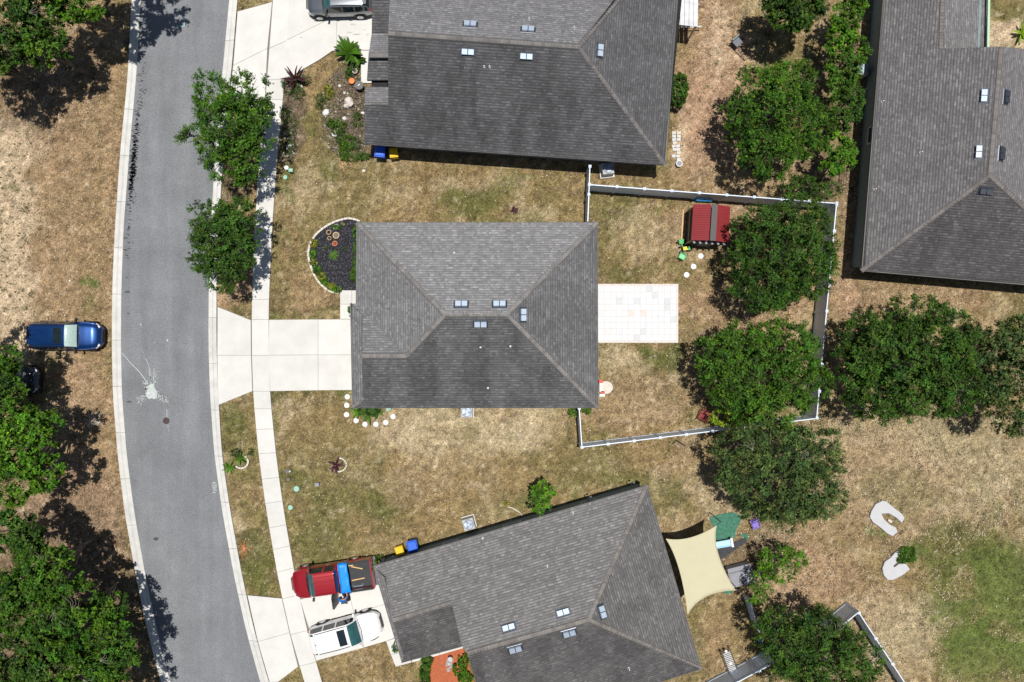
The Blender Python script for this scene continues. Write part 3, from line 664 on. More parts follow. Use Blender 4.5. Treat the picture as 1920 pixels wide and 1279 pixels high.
for q in ((881.5, 47.5, 2, 0), (990, 57, 2, 0), (877.5, 97.5, 0, 0), (987, 106, 0, 0), (1124, 96, 1, 0)): vent_pair(ht, ptp[q[2]], q[0], q[1], q[3])
for q in ((908, 127, 0), (918, 127, 0), (1076, 54, 2), (992, 38, 2)): pipe_vent(ht, ptp[q[2]], q[0], q[1])
b = MB(); c0 = W(711.5, 157.5, 2.3) - ht.location; b.box(c0 + Vector((0, 0, .0)), (1.0, .38, .02)); b.build('gap_shade', M['black'], ht)  # black plate standing in for the deep shade between the two gables
b = MB(); b.box(W(704, 180, 1.2) - ht.location, (.25, .25, 2.3)); b.build('porch_column', M['wall_grey'], ht)
b = MB(); b.box(W(702, 135, 1.2) - ht.location, (.25, .25, 2.3)); b.build('porch_column', M['wall_grey'], ht)

# right house ----------------------------------------------------
RT = (.166, .160, .163)
hr, prr = house('teal walled house at the right edge with a long brown grey roof',
 [dict(eave=((1656, 0), (1616, 508)), **{'in': (1860, 250)}, poly=[(1616, 508), (1857, 330), (1878, 88), (1765, 92), (1773, -160), (1668, -160)], stain_shade=.22, t=.95),
  dict(eave=((1616, 508), (1920, 534)), **{'in': (1860, 330)}, match=(0, (1857, 330)), poly=[(1616, 508), (2096, 549), (1857, 330)], stain_shade=.45, t=.72),
  dict(ridge=(0, (1878, 88), (1857, 330)), away=(2000, 250), poly=[(2096, 549), (2136, 116), (1878, 88), (1857, 330)], stain_shade=.1, t=1.0),
  dict(ridge=(0, (1765, 92), (1773, -160)), away=(1850, 0), poly=[(1765, 92), (1851, 89), (1862, -160), (1773, -160)], stain_shade=.06, t=1.05)],
 [[(1616, 508), (2096, 549), (2136, 116), (1878, 90), (1852, 90), (1862, -150), (1668, -150)]], 'wall_teal', RT,
 [(0, (1878, 88), (1857, 330)), (0, (1857, 330), (1616, 508)), (1, (1857, 330), (2096, 549)), (0, (1765, 92), (1773, -160))],
 skirts=[(0, (1765, 92), (1878, 88), 2.5), (2, (1878, 88), (2136, 116), 2.5)],
 windows=[(0, (1656, 0), (1616, 508), .60, 1.0, 1.0, 2.2), (0, (1616, 508), (1920, 534), .4, 1.4, 1, 2.1)],
 fascias=[((1668, -150), (1616, 508)), ((1616, 508), (2096, 549)), ((1862, -150), (1851, 89))], seed=3)
for q in ((1845, 181, 0, 0), (1885, 183, 2, 1), (1835, 286, 0, 1), (1876, 289, 2, 1), (1847, 359, 1, 1)): vent_pair(hr, prr[q[2]], q[0], q[1], q[3])
for q in ((1653, 192, 0), (1725, 287, 0), (1639, 356, 0)): pipe_vent(hr, prr[q[2]], q[0], q[1])
b = MB(); A_, B_ = W(1857, -160, 2.62) - hr.location, W(1852, 92, 2.62) - hr.location
plain('gutter_green', (.42, .60, .42), .5); b.box((A_ + B_) / 2, (.14, (A_ - B_).length, .1), math.atan2((A_ - B_).y, (A_ - B_).x) - math.pi / 2); b.build('gutter', M['gutter_green'], hr)

# bottom house ---------------------------------------------------
BT = (.182, .175, .175)
hb, pb = house('grey brown roofed house at the bottom with pickup and white car in its driveway',
 [dict(eave=((700, 1062), (1213, 911)), **{'in': (1000, 1150)}, poly=[(700, 1062), (1213, 911), (1104, 1163), (877, 1226), (866, 1212), (847, 1131), (737, 1164), (723, 1082)], stain_shade=.12, t=1.0),
  dict(eave=((1213, 911), (1315, 1255)), **{'in': (1000, 1150)}, match=(0, (1104, 1163)), poly=[(1213, 911), (1315, 1255), (1104, 1163)], stain_shade=.30, t=.86),
  dict(ridge=(0, (877, 1226), (1104, 1163)), away=(1100, 1300), poly=[(920, 1378), (1315, 1255), (1104, 1163), (877, 1226)], stain_shade=.50, t=.80),
  dict(ridge=(0, (737, 1164), (847, 1131)), away=(810, 1250), p=.42, poly=[(754, 1243), (867, 1212), (847, 1131), (737, 1164), (757, 1232)], stain_shade=.50, t=.78),
  dict(eave=((700, 1062), (754, 1243)), **{'in': (800, 1150)}, poly=[(700, 1062), (722, 1084), (758, 1226), (754, 1243)], stain_shade=.15, t=.97)],
 [[(702, 1062), (753, 1243), (866, 1210), (920, 1378), (1315, 1255), (1213, 911)]], 'wall_teal', BT,
 [(0, (877, 1226), (1104, 1163)), (0, (1104, 1163), (1213, 911)), (1, (1104, 1163), (1315, 1255)), (0, (847, 1131), (737, 1164))],
 skirts=[(0, (847, 1131), (866, 1212), 2.5), (0, (866, 1212), (877, 1226), 2.5), (2, (877, 1226), (920, 1378), 2.5), (3, (737, 1164), (757, 1232), 2.9)],
 windows=[(0, (700, 1062), (1213, 911), .26, .9, 1.0, 2.1), (0, (700, 1062), (1213, 911), .50, 1.1, 1, 2.1), (0, (700, 1062), (1213, 911), .80, .9, 1, 2.1), (0, (1213, 911), (1315, 1255), .6, 2.2, .1, 2.1)],
 garage=[(0, (700, 1062), (753, 1243), .5, 4.8, 2.15)], over=.30, fascias=[((700, 1062), (1213, 911)), ((1213, 911), (1315, 1255)), ((753, 1243), (865, 1213)), ((700, 1062), (754, 1243)), ((920, 1378), (1315, 1255))], seed=4)
for q in ((1056, 1149, 0), (954, 1177, 0), (1128, 1147, 1), (1067, 1186, 2), (966, 1216, 2)): vent_pair(hb, pb[q[2]], q[0], q[1])
for q in ((905, 1009, 0), (1074, 961, 0), (1026, 1061, 0), (1179, 1253, 2)): pipe_vent(hb, pb[q[2]], q[0], q[1])

exec_later = []
HOUSES = [[(669, 418), (1120, 418), (1121, 765), (661, 765), (657, 569), (669, 569)], [(697, -20), (1270, -20), (1247, 309), (683, 270)], [(1656, 0), (1616, 508), (1930, 535), (1930, -20)], [(700, 1062), (1213, 911), (1315, 1255), (885, 1300), (865, 1213), (753, 1243)]]

# ---------------------------------------------------------------- fences
def fence(label, a, b, h=1.83, step=1.76, closed_a=True, closed_b=True, m='vinyl', top_px=True, group='white vinyl privacy fences'):
    """a, b: photo pixels of the top line ends"""
    A, B = W(*a, h), W(*b, h); A.z = B.z = 0; d = B - A; L = d.length; rz = math.atan2(d.y, d.x)
    root = thing('vinyl_fence', label, 'fence', A, rz, group); n = max(1, round(L / step)); w = L / n
    pm = None
    for i in range(n + 1):
        if (i == 0 and not closed_a) or (i == n and not closed_b): continue
        b_ = MB(); b_.box((i * w, 0, h / 2 + .03), (.13, .13, h + .06)); b_.box((i * w, 0, h + .075), (.17, .17, .04)); b_.box((i * w, 0, h + .115), (.15, .15, .05), taper=.2)
        b_.build('post', M[m], root)
    for i in range(n):
        if pm is None:
            p_ = MB(); k = 10; ww = (w - .13) / k
            for j in range(k): p_.box((.065 + ww * (j + .5), 0, h / 2 - .02), (ww - .012, .028, h - .1)); 
            p_.box((w / 2, 0, h / 2), (w - .13, .014, h - .12))
            o = p_.build('panel', M[m], root); pm = o.data
            r_ = MB(); r_.box((w / 2, 0, h - .03), (w - .13, .055, .13)); r1 = r_.build('rail', M[m], root); rm = r1.data
            r_ = MB(); r_.box((w / 2, 0, .12), (w - .13, .05, .15)); r2 = r_.build('rail', M[m], root); rm2 = r2.data
        else:
            for nm, me in (('panel', pm), ('rail', rm), ('rail', rm2)):
                o = link(me, nm, root); o.location = (i * w, 0, 0)
    return root
fence('white fence along the top of the back yard behind the red shed', (1105, 347), (1568, 382))
fence('short white fence run joining the top house corner to the centre house', (1106, 313), (1102, 418), closed_b=False)
fence('white fence along the right side of the back yard under the trees', (1568, 384), (1531, 784))
fence('white fence along the bottom of the back yard with sunlit face', (1091, 839), (1531, 785), closed_b=False)
fence('short white fence run from the centre house down to the yard corner', (1086, 766), (1091, 838), closed_b=False)
fence('short grey faced fence end panel near the bottom right tree', (1560, 1188), (1610, 1148), closed_b=False)
fence('white fence running off the bottom right past the field', (1610, 1149), (1735, 1340))
fence('white fence crossing the bottom edge below the lattice lounger', (1340, 1302), (1465, 1236))
fence('short white fence piece beside the small bright tree and covered seats', (1407, 1130), (1425, 1190), h=1.5, closed_b=False)
# thin wire fence beside the right house
A, B = W(1603, -10, 0), W(1573, 352, 0); d = B - A; wf = thing('wire_fence', 'thin dark wire fence between the tall hedge trees and the teal walled house', 'fence', A, math.atan2(d.y, d.x))
for i in range(7):
    b_ = MB(); b_.tube([(i * d.length / 6, 0, 0), (i * d.length / 6, 0, 1.1)], .03, seg=6); b_.build('post', M['darkmetal'], wf)
for z in (.3, .65, 1.05):
    b_ = MB(); b_.tube([(0, 0, z), (d.length, 0, z)], .013, seg=5); b_.build('wire', M['darkmetal'], wf)

# ---------------------------------------------------------------- foliage
GREENS = dict(oak=(.043, .100, .010), mid=(.054, .130, .009), bright=(.074, .178, .009), lime=(.20, .31, .02), dark=(.036, .075, .018), grey=(.066, .112, .026), yel=(.20, .22, .03))
def leaves(n, P, Nrm, size, col, rs, jit=.35, asp=.5):
    """n leaf quads at P facing Nrm-ish"""
    r = rs.normal(size=(n, 3)); nn = Nrm + r * jit; nn /= np.linalg.norm(nn, axis=1)[:, None]
    t = np.cross(nn, rs.normal(size=(n, 3))); t /= np.linalg.norm(t, axis=1)[:, None]; b = np.cross(nn, t)
    s = size * rs.uniform(.6, 1.3, n)[:, None]; t = t * s; b = b * s * asp
    V = np.stack([P - t, P - b * .9 + t * .1, P + t, P + b * .9 + t * .1], 1).reshape(-1, 3)
    F = np.arange(4 * n).reshape(n, 4)
    return V, F
def crown_mesh(lobes, nleaf, size, colname, seed, root, name='crown', spread=.5, cl_r=.42, inner=.25):
    cl_r0 = cl_r; size = size * .72
    """lobes: (cx,cy,cz,rx,ry,rz) local; leaves sit in clumps on and inside the lobes"""
    rs = np.random.default_rng(seed); Ps = []; Ns = []; Cs = []
    vol = np.array([l[3] * l[4] for l in lobes]); vol = vol / vol.sum()
    base = np.array(GREENS[colname])
    for l, wv in zip(lobes, vol):
        n = int(nleaf * 2.2 * wv); cl_r = cl_r0 * .78; rad = (l[3] + l[4]) / 2; nc = max(5, int(30 * rad * rad / (cl_r / .42) ** 2 * .9)); nc = min(nc, 1400)
        u = rs.normal(size=(nc, 3)); u[:, 2] = np.abs(u[:, 2]) * 1.0 - .25; u /= np.linalg.norm(u, axis=1)[:, None]
        rr = np.where(rs.random(nc) < .78, rs.uniform(.84, 1.03, nc), rs.uniform(.35, .84, nc))
        # uneven outline: radius wobbles with direction
        ph = rs.uniform(0, 6.28, 4); az = np.arctan2(u[:, 1], u[:, 0])
        rr = rr * (1 + .06 * np.sin(2 * az + ph[0]) + .06 * np.sin(3 * az + ph[1]) + .05 * np.sin(5 * az + ph[2]) + .06 * np.sin(9 * az + ph[3]))
        cc = u * rr[:, None] * np.array([l[3], l[4], l[5]]) + np.array(l[:3])
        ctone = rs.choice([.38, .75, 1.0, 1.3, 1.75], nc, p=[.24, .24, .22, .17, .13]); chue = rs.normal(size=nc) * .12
        csz = cl_r * rs.uniform(.55, 1.25, nc)
        # twigs: each clump is a bundle of short sprays pointing outward
        nt_ = 11; tw = rs.normal(size=(nc, nt_, 3)) * .62 + u[:, None, :] * 1.0; tw /= np.linalg.norm(tw, axis=2)[:, :, None]
        k = rs.integers(0, nc, n); j = rs.integers(0, nt_, n); s = rs.random(n) ** .75; ttone = rs.uniform(.62, 1.45, (nc, nt_))
        P = cc[k] + tw[k, j] * (s * csz[k])[:, None] * 1.45 + rs.normal(size=(n, 3)) * (csz[k] * .085)[:, None]
        N = tw[k, j] * .35 + u[k] * .45 + np.array([0, 0, .85])
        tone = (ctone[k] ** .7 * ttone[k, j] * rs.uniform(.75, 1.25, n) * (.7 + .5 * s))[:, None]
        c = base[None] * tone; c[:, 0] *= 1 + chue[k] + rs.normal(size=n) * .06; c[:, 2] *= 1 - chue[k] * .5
        yl = rs.random(n) < .03; c[yl] = c[yl] * np.array([1.9, 1.35, 1.0])
        Ps.append(P); Ns.append(N); Cs.append(c)
    P = np.concatenate(Ps); N = np.concatenate(Ns); c = np.clip(np.concatenate(Cs), .004, .6)
    P[:, 2] = np.maximum(P[:, 2], .12)
    V, F = leaves(len(P), P, N / np.linalg.norm(N, axis=1)[:, None], size, c, rs)
    return npmesh(name, V, F, M['leaf'], root, c)
def tree(label, lobes_px, hc=3.8, top=6.2, nleaf=15000, size=.085, col='oak', seed=0, group=None, name='oak_tree', trunk_r=.14, cl=.42, flat=.55, base_h=1.7, bare=0, boff=(0, 0)):
    """lobes_px: (px,py,rx_px,ry_px[,dh]) as seen in the photo at crown height hc"""
    x0 = lobes_px[0]; base = W(x0[0], x0[1], hc); base.z = 0
    root = thing(name, label, 'tree', base, 0, group); k = (1 - hc / H) / S; L = []
    for q in lobes_px:
        dh = q[4] if len(q) > 4 else 0; c = W(q[0], q[1], hc + dh) - base
        L.append((c.x, c.y, hc + dh, q[2] * k * .93, q[3] * k * .93, min((top - hc), max(.6, min(q[2], q[3]) * k * 1.1) + .2)))
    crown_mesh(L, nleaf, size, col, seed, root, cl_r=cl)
    rr = random.Random(seed); tb = MB(); bend = Vector((rr.uniform(-.2, .2), rr.uniform(-.2, .2), 0))
    bo = Vector((boff[0], boff[1], 0)); bend = bend + bo * .55
    tb.tube([bo + Vector((0, 0, -.1)), bo * .8 + Vector((0, 0, base_h * .5)) + bend * .1, Vector((0, 0, base_h)) + bend], trunk_r, trunk_r * .75, 9)
    tb.lathe(bo, [(trunk_r * 1.7, -.05), (trunk_r * 1.2, .12), (trunk_r, .3)], 10, wob=.08)
    tr = tb.build('trunk', M['bark'], root, smooth=True)
    p0 = Vector((0, 0, base_h * .95)) + bend
    for i in range(9 + len(L)):
        l = L[i] if i < len(L) else rr.choice(L); t = rr.uniform(0, 6.28); f = rr.uniform(.45, .9)
        e = Vector((l[0] + l[3] * f * math.cos(t), l[1] + l[4] * f * math.sin(t), l[2] + l[5] * rr.uniform(-.1, .6)))
        if i < len(L): e = Vector((l[0], l[1], l[2] + .2 * l[5]))
        m_ = p0.lerp(e, .5) + Vector((rr.uniform(-.2, .2), rr.uniform(-.2, .2), rr.uniform(.1, .4)))
        lb = MB(); lb.tube([p0, p0.lerp(m_, .5) + Vector((0, 0, .1)), m_, m_.lerp(e, .5) + Vector((rr.uniform(-.12, .12), rr.uniform(-.12, .12), .05)), e], trunk_r * .5, .015, 6); 
        for _ in range(3):
            e2 = e + Vector((rr.uniform(-1, 1), rr.uniform(-1, 1), rr.uniform(-.1, .6))) * .5; lb.tube([m_.lerp(e, .6), e2], .02, .008, 5)
        lb.build('limb', M['bark'], root)
    for i in range(bare):   # dead pale twigs poking out on top
        lb = MB(); l = rr.choice(L); t = rr.uniform(0, 6.28)
        a = Vector((l[0] + l[3] * .5 * math.cos(t), l[1] + l[4] * .5 * math.sin(t), l[2] + l[5] * .85)); t += rr.uniform(-1, 1)
        for _ in range(4): lb.tube([a, a + Vector((math.cos(t), math.sin(t), .25)) * .5, a + Vector((math.cos(t + .3), math.sin(t + .3), .35)) * rr.uniform(.6, 1.1)],   .012, .004, 5); t += .35
        lb.build('dead_twig', M['dead_bark'], root)
    return root
def shrub(label, blobs, h=.8, n=900, size=.06, col='mid', seed=0, name='shrub', cat='shrub', group=None, cl=.2):
    q = blobs[0]; base = W(q[0], q[1], h * .6); base.z = 0; root = thing(name, label, cat, base, 0, group); L = []
    for b_ in blobs:
        hh = b_[4] if len(b_) > 4 else h; c = W(b_[0], b_[1], hh * .55) - base; L.append((c.x, c.y, hh * .55, b_[2] / S * .9, b_[3] / S * .9, hh * .45))
    crown_mesh(L, n, size, col, seed, root, 'foliage', cl_r=cl)
    st = MB(); rr = random.Random(seed)
    for l in L:
        for _ in range(4): st.tube([(l[0], l[1], 0), (l[0] + rr.uniform(-.4, .4) * l[3], l[1] + rr.uniform(-.4, .4) * l[4], l[2])], .018, .008, 5)
    st.build('stem', M['bark'], root); return root
def blade_plant(label, px, py, n=16, L=.8, w=.12, h=.7, col='mid', seed=0, name='leafy_plant', cat='plant', group=None, up=(.35, 1.0), arch=.5, m=None, split=1):
    """rosette of long arching leaves; each large leaf is a part of its own"""
    rr = random.Random(seed); base = W(px, py, h * .3); base.z = 0; root = thing(name, label, cat, base, 0, group); b0 = GREENS.get(col, (.1, .1, .1)) if not m else (1, 1, 1)
    for i in range(n):
        t = 6.283 * i / n * 1.0 + rr.uniform(-.25, .25) + (i % 3) * .7; l = L * rr.uniform(.65, 1.1); el = rr.uniform(*up); d = Vector((math.cos(t), math.sin(t), 0)); s = Vector((-d.y, d.x, 0))
        vs = []; K = 6
        for k in range(K + 1):
            f = k / K; p = d * (l * f * math.cos(el * (1 - f * .7))) + Vector((0, 0, .08 + h * (math.sin(el) * f * 1.3 - arch * f * f)))
            ww = w * (math.sin(math.pi * (f * .86 + .1)) ** .8) * (.5 if k == K else 1)
            vs += [p - s * ww / 2 + Vector((0, 0, .12 * ww)), p, p + s * ww / 2 + Vector((0, 0, .12 * ww))]
        fs = [(3 * k, 3 * k + 1, 3 * k + 4, 3 * k + 3) for k in range(K)] + [(3 * k + 1, 3 * k + 2, 3 * k + 5, 3 * k + 4) for k in range(K)]
        c = rr.uniform(.6, 1.5); mb = MB(); mb.add(vs, fs, tuple(q * c for q in b0)); mb.build('leaf', M[m or 'leaf'], root, smooth=True, fixn=False, colattr=True)
    st = MB(); st.tube([(0, 0, 0), (0, 0, .16)], .06, .04, 7); st.build('stem', M['bark'], root)
    return root

# street trees
tree('tall irregular street tree overhanging the road beside the top driveway', [(440, 240, 56, 64), (394, 174, 32, 32), (470, 180, 36, 36), (366, 262, 28, 18), (445, 305, 50, 38), (488, 235, 27, 45), (410, 230, 38, 40)], 3.9, 6.2, 23000, .078, 'mid', 11, 'street trees on the verge', boff=(-.7, 0))
tree('compact dark street tree on the verge above the centre driveway', [(424, 458, 50, 64), (392, 408, 32, 34), (450, 415, 36, 38), (394, 470, 34, 42), (430, 505, 40, 38)], 3.4, 5.4, 20000, .08, 'oak', 12, 'street trees on the verge')
# back yard trees
G1 = 'trees around the back yards'
tree('dark tree cut by the top edge above the camouflage seat', [(1484, 8, 48, 42), (1456, -6, 22, 24), (1506, 26, 34, 32)], 4.2, 6.4, 13000, .09, 'oak', 13, G1)
tree('large broad tree between the top house and the tall hedge', [(1446, 220, 74, 82), (1414, 165, 38, 34), (1480, 162, 44, 40), (1438, 288, 56, 42), (1496, 238, 42, 56), (1390, 220, 28, 38)], 4.2, 6.8, 26000, .085, 'mid', 14, G1)
tree('round dark tree beside the red roofed shed', [(1462, 480, 92, 90), (1490, 420, 55, 45), (1420, 430, 45, 40), (1520, 500, 42, 55), (1430, 540, 55, 45)], 4.0, 6.6, 26000, .085, 'oak', 15, G1)
tree('wide green tree inside the fenced yard near the rusty chair', [(1425, 695, 100, 78), (1350, 680, 50, 48), (1470, 650, 55, 48), (1500, 720, 50, 45), (1400, 750, 55, 40), (1385, 640, 40, 32), (1460, 760, 45, 38)], 4.2, 6.8, 30000, .085, 'mid', 16, G1)
tree('big grey green tree outside the lower yard fence', [(1460, 890, 105, 85), (1390, 860, 52, 50), (1520, 850, 58, 48), (1530, 920, 55, 50), (1472, 952, 50, 38), (1430, 815, 50, 30)], 4.2, 6.8, 30000, .08, 'grey', 17, G1, bare=2)
tree('largest dark tree right of the yard fence', [(1695, 690, 110, 90), (1640, 640, 62, 55), (1750, 640, 65, 60), (1715, 590, 50, 36), (1640, 740, 55, 45), (1770, 720, 55, 60), (1600, 680, 30, 45)], 4.6, 7.8, 36000, .09, 'oak', 18, G1)
tree('grey green tree at the right edge beside the largest dark tree', [(1885, 700, 70, 80), (1905, 640, 50, 45), (1850, 690, 40, 60), (1900, 770, 40, 45)], 4.6, 7.6, 20000, .085, 'grey', 19, G1, bare=3)
tree('feathery dark tree at the bottom edge behind the end fence panel', [(1540, 1230, 90, 70), (1470, 1200, 50, 45), (1600, 1240, 45, 48), (1530, 1180, 50, 38), (1500, 1270, 60, 40), (1450, 1165, 25, 22)], 3.8, 6.2, 24000, .08, 'oak', 20, G1, bare=2)
tree('small sparse bright green tree beside the grey covered seats', [(1462, 1055, 38, 32), (1428, 1090, 20, 26), (1490, 1045, 18, 16), (1415, 1115, 16, 14)], 2.2, 3.2, 3600, .075, 'bright', 21, None, 'young_tree', .06, .3, base_h=.9)
tree('low lime green tree leaning over the sunlit yard fence', [(1368, 782, 30, 20), (1395, 775, 22, 18)], 1.9, 2.6, 2600, .075, 'lime', 22, None, 'young_tree', .06, .28, base_h=.9)
G2 = 'tall hedge trees by the wire fence'
tree('topmost yellow green hedge tree by the wire fence', [(1584, 40, 24, 42), (1574, 80, 20, 26), (1600, 10, 16, 20)], 3.6, 5.4, 6500, .085, 'bright', 23, G2, 'hedge_tree', .09, .32)
tree('second hedge tree by the wire fence, reaching toward the teal wall', [(1582, 130, 28, 34), (1602, 98, 18, 24), (1574, 160, 22, 26)], 3.6, 5.4, 6500, .085, 'mid', 24, G2, 'hedge_tree', .09, .32)
tree('third hedge tree, beside the white condenser unit', [(1582, 208, 26, 32), (1596, 182, 16, 20), (1570, 232, 20, 22)], 3.6, 5.4, 6500, .08, 'oak', 25, G2, 'hedge_tree', .09, .32)
tree('fourth hedge tree with lime shoots above the fence corner', [(1566, 284, 26, 30), (1586, 292, 14, 22), (1556, 318, 18, 13)], 3.4, 5.0, 6500, .08, 'bright', 26, G2, 'hedge_tree', .09, .32)
tree('thin scrappy shrub tree just above the yard fence corner', [(1510, 352, 38, 18), (1545, 358, 30, 16), (1480, 345, 20, 12)], 2.0, 2.9, 2400, .07, 'oak', 27, None, 'young_tree', .05, .25, base_h=.8)
# woods on the left
G3 = 'trees of the left woods'
tree('dark grey green tree filling the top left corner', [(25, 40, 55, 48), (75, 25, 45, 40), (0, 90, 35, 45)], 5.6, 8.6, 13000, .10, 'oak', 31, G3, bare=2)
tree('dark oak beyond the left edge beside the top left corner', [(-55, 95, 55, 50), (-70, 40, 50, 50), (-30, 130, 35, 30)], 6.0, 8.6, 9000, .11, 'oak', 46, G3)
tree('smaller green crown below the top left corner tree', [(88, 88, 34, 32), (60, 70, 30, 26)], 4.8, 7.0, 5500, .10, 'mid', 32, G3)
tree('bright yellow green crown at the top edge of the left woods', [(150, 8, 42, 26), (120, 20, 22, 18)], 5.4, 7.6, 5500, .09, 'bright', 33, G3)
tree('tree above the frame whose shadow falls across the left kerb', [(150, -75, 60, 50), (85, -60, 55, 50), (215, -90, 42, 38)], 7.0, 10, 11000, .11, 'oak', 34, G3, boff=(-2.2, 0))
tree('green tree shading the half hidden dark car', [(0, 725, 38, 46), (-14, 690, 40, 36), (-5, 775, 45, 34), (28, 668, 18, 13)], 5.0, 7.6, 9500, .10, 'mid', 35, G3, boff=(-1.6, -1.7))
tree('bright broad leaved tree on the left edge below the cars', [(45, 840, 58, 50), (88, 880, 27, 34), (20, 905, 50, 38), (70, 800, 40, 30), (-10, 850, 40, 50)], 5.0, 7.4, 12000, .12, 'bright', 36, G3, 'broadleaf_tree')
tree('dark oak crown at the left edge just below the bright tree', [(20, 1000, 42, 36), (60, 1020, 30, 28)], 5.2, 7.6, 7000, .10, 'oak', 37, G3)
tree('dark green oak above the bottom left grove', [(85, 1055, 42, 38), (110, 1085, 34, 34), (50, 1090, 35, 30)], 5.4, 8.0, 8500, .10, 'mid', 38, G3, bare=1)
tree('oak at the left edge of the bottom grove', [(15, 1120, 50, 45), (50, 1150, 40, 38), (-20, 1160, 40, 45)], 6.0, 8.8, 10500, .10, 'mid', 39, G3, bare=1)
tree('small round bright oak nearest the road in the bottom grove', [(206, 1132, 25, 26), (198, 1150, 20, 18)], 4.4, 6.2, 3800, .09, 'mid', 40, G3, bare=1, boff=(-2.0, .1))
tree('spreading oak in the middle of the bottom grove', [(110, 1165, 46, 42), (140, 1130, 34, 32), (85, 1200, 40, 36)], 6.0, 8.8, 11000, .10, 'mid', 41, G3, bare=2)
tree('wide oak at the bottom edge closest to the left kerb', [(190, 1215, 48, 40), (225, 1240, 28, 30), (160, 1250, 45, 38), (215, 1195, 30, 24)], 5.4, 8.0, 11500, .10, 'mid', 42, G3, bare=2, boff=(-2.4, .1))
tree('tall oak in the bottom left corner', [(35, 1235, 55, 48), (85, 1260, 45, 38), (0, 1270, 50, 40)], 6.4, 9.2, 12000, .10, 'oak', 43, G3, bare=1)
tree('oak half below the bottom edge of the left grove', [(150, 1315, 60, 45), (215, 1310, 40, 35), (90, 1320, 50, 40)], 5.6, 8.0, 9000, .11, 'mid', 44, G3)
tree('palm sized shrub tree behind the hidden dark car', [(-45, 760, 45, 60), (-50, 640, 40, 45)], 5, 7, 5000, .11, 'oak', 45, G3)

# shrubs and plants
shrub('round dark green bush against the right side of the top house', [(1270, 169, 20, 29)], 1.8, 9000, .065, 'oak', 51, cl=.16)
if True:
    tree('bright green papaya like tree against the wall of the bottom house', [(1012, 932, 11, 12), (1015, 912, 7, 9), (999, 921, 8, 6), (1029, 925, 9, 7), (1002, 947, 9, 9), (1022, 945, 9, 9), (1011, 957, 7, 6)], 2.0, 2.6, 2600, .095, 'bright', 52, None, 'young_tree', .05, .22, base_h=1.2)
blade_plant('spiky plant with arching leaves inside the round stone ring on the verge', 450, 860, 16, .55, .09, .55, 'bright', 53)
blade_plant('pale green spiky plant left of the stone ring on the verge', 430, 878, 14, .5, .09, .4, 'bright', 54)
shrub('wispy grey plant above the stone ring', [(440, 850, 9, 7), (468, 848, 5, 4)], .5, 350, .05, 'dark', 55, name='ring_plant', cat='plant', cl=.12)
blade_plant('dark red leaved plant in the lawn below the centre house', 629, 874, 14, .62, .11, .6, None, 56, m='purple_leaf', name='cordyline')
blade_plant('small dark red plant in the lawn above the centre house roof', 964, 394, 10, .32, .09, .4, None, 57, m='purple_leaf', name='cordyline')
blade_plant('large banana like plant with broad leaves beside the top driveway', 655, 98, 22, 1.05, .26, 1.3, 'mid', 58, up=(.5, 1.25), name='banana_plant')
blade_plant('second broad leaved plant between banana plant and walkway', 671, 112, 10, .6, .26, .8, 'mid', 59, name='banana_plant')
blade_plant('tall dark burgundy plant at the corner of the top driveway', 553, 148, 16, 1.0, .12, 1.4, None, 60, m='purple_leaf', name='cordyline', up=(.6, 1.3))
tag(shrub('dry grey brown scrub around the burgundy plant', [(545, 160, 18, 16), (560, 175, 12, 12), (570, 150, 14, 8)], .35, 900, .05, 'grey', 61, cl=.14))
shrub('green ground plant in the middle of the top house bed', [(634, 238, 14, 13), (622, 232, 9, 8)], .4, 1100, .05, 'mid', 62, cl=.12)
shrub('long green ground plant curving round the lower top house bed', [(650, 268, 14, 16), (645, 285, 8, 16), (658, 296, 16, 6), (682, 293, 12, 7)], .4, 1900, .05, 'mid', 63, cl=.12)
shrub('yellowish strappy plant at the left of the top house bed', [(618, 175, 8, 12), (612, 165, 5, 6)], .35, 450, .055, 'yel', 64, cl=.12)
shrub('small green plant beside the white rimmed pot', [(654, 138, 7, 9)], .4, 350, .05, 'mid', 65, cl=.12)
rs_ = random.Random(5)
for k, (cx, cy, rx, ry) in enumerate([(545, 235, 14, 22), (535, 215, 9, 12), (640, 260, 10, 8), (600, 190, 8, 14), (665, 270, 12, 12), (543, 275, 12, 14), (670, 225, 10, 14), (662, 130, 8, 10)]):
    shrub(['grey dry weeds along the pavement beside the top bed', 'sparse dry weeds where the tree shade meets the bed', 'tuft of dry weeds around the lower white rock', 'dry weeds left of the pale boulder', 'dead brown groundcover near the top house corner', 'grey weeds above the mail boxes by the pavement', 'dry weeds against the top house wall', 'dry stems between the pots'][k], [(cx, cy, rx, ry)], .3, 420, .045, 'grey', 70 + k, name='dry_weeds', cat='weeds', cl=.14)
# centre house bed
BED = [(677, 417), (670, 413), (653, 409.5), (629, 416), (610, 426), (593, 440), (582, 457), (578, 477), (581, 493), (587.5, 512), (596, 527), (608, 540), (620, 548), (637, 550), (638, 545), (700, 545), (700, 420)]
mb = MB(); bp = ccw([W2(*q) for q in BED]); mb.prism(bp, -.1, .05); tag(mb.build('mulch_bed', M['mulch_black']), kind='structure')
mch = MB(); cnt = 0
while cnt < 2600:
    x, y = random.uniform(578, 690), random.uniform(410, 550)
    if not inpoly(np.array([x]), np.array([y]), BED)[0]: continue
    p = W(x, y, 0); c = random.choice([.02, .03, .05, .09, .16]); mch.box((p.x, p.y, .06), (random.uniform(.04, .1), .03, .02), random.uniform(0, 3.1), (c, c, c * 1.15)); cnt += 1
plain('mulch_chip', (1, 1, 1), .9, attr='col'); o = mch.build('mulch_chips', M['mulch_chip'], fixn=False, colattr=True); tag(o, kind='stuff')
eg = thing('garden_edging', 'curved row of cream edging blocks round the front bed of the centre house', 'edging', W(578, 477))
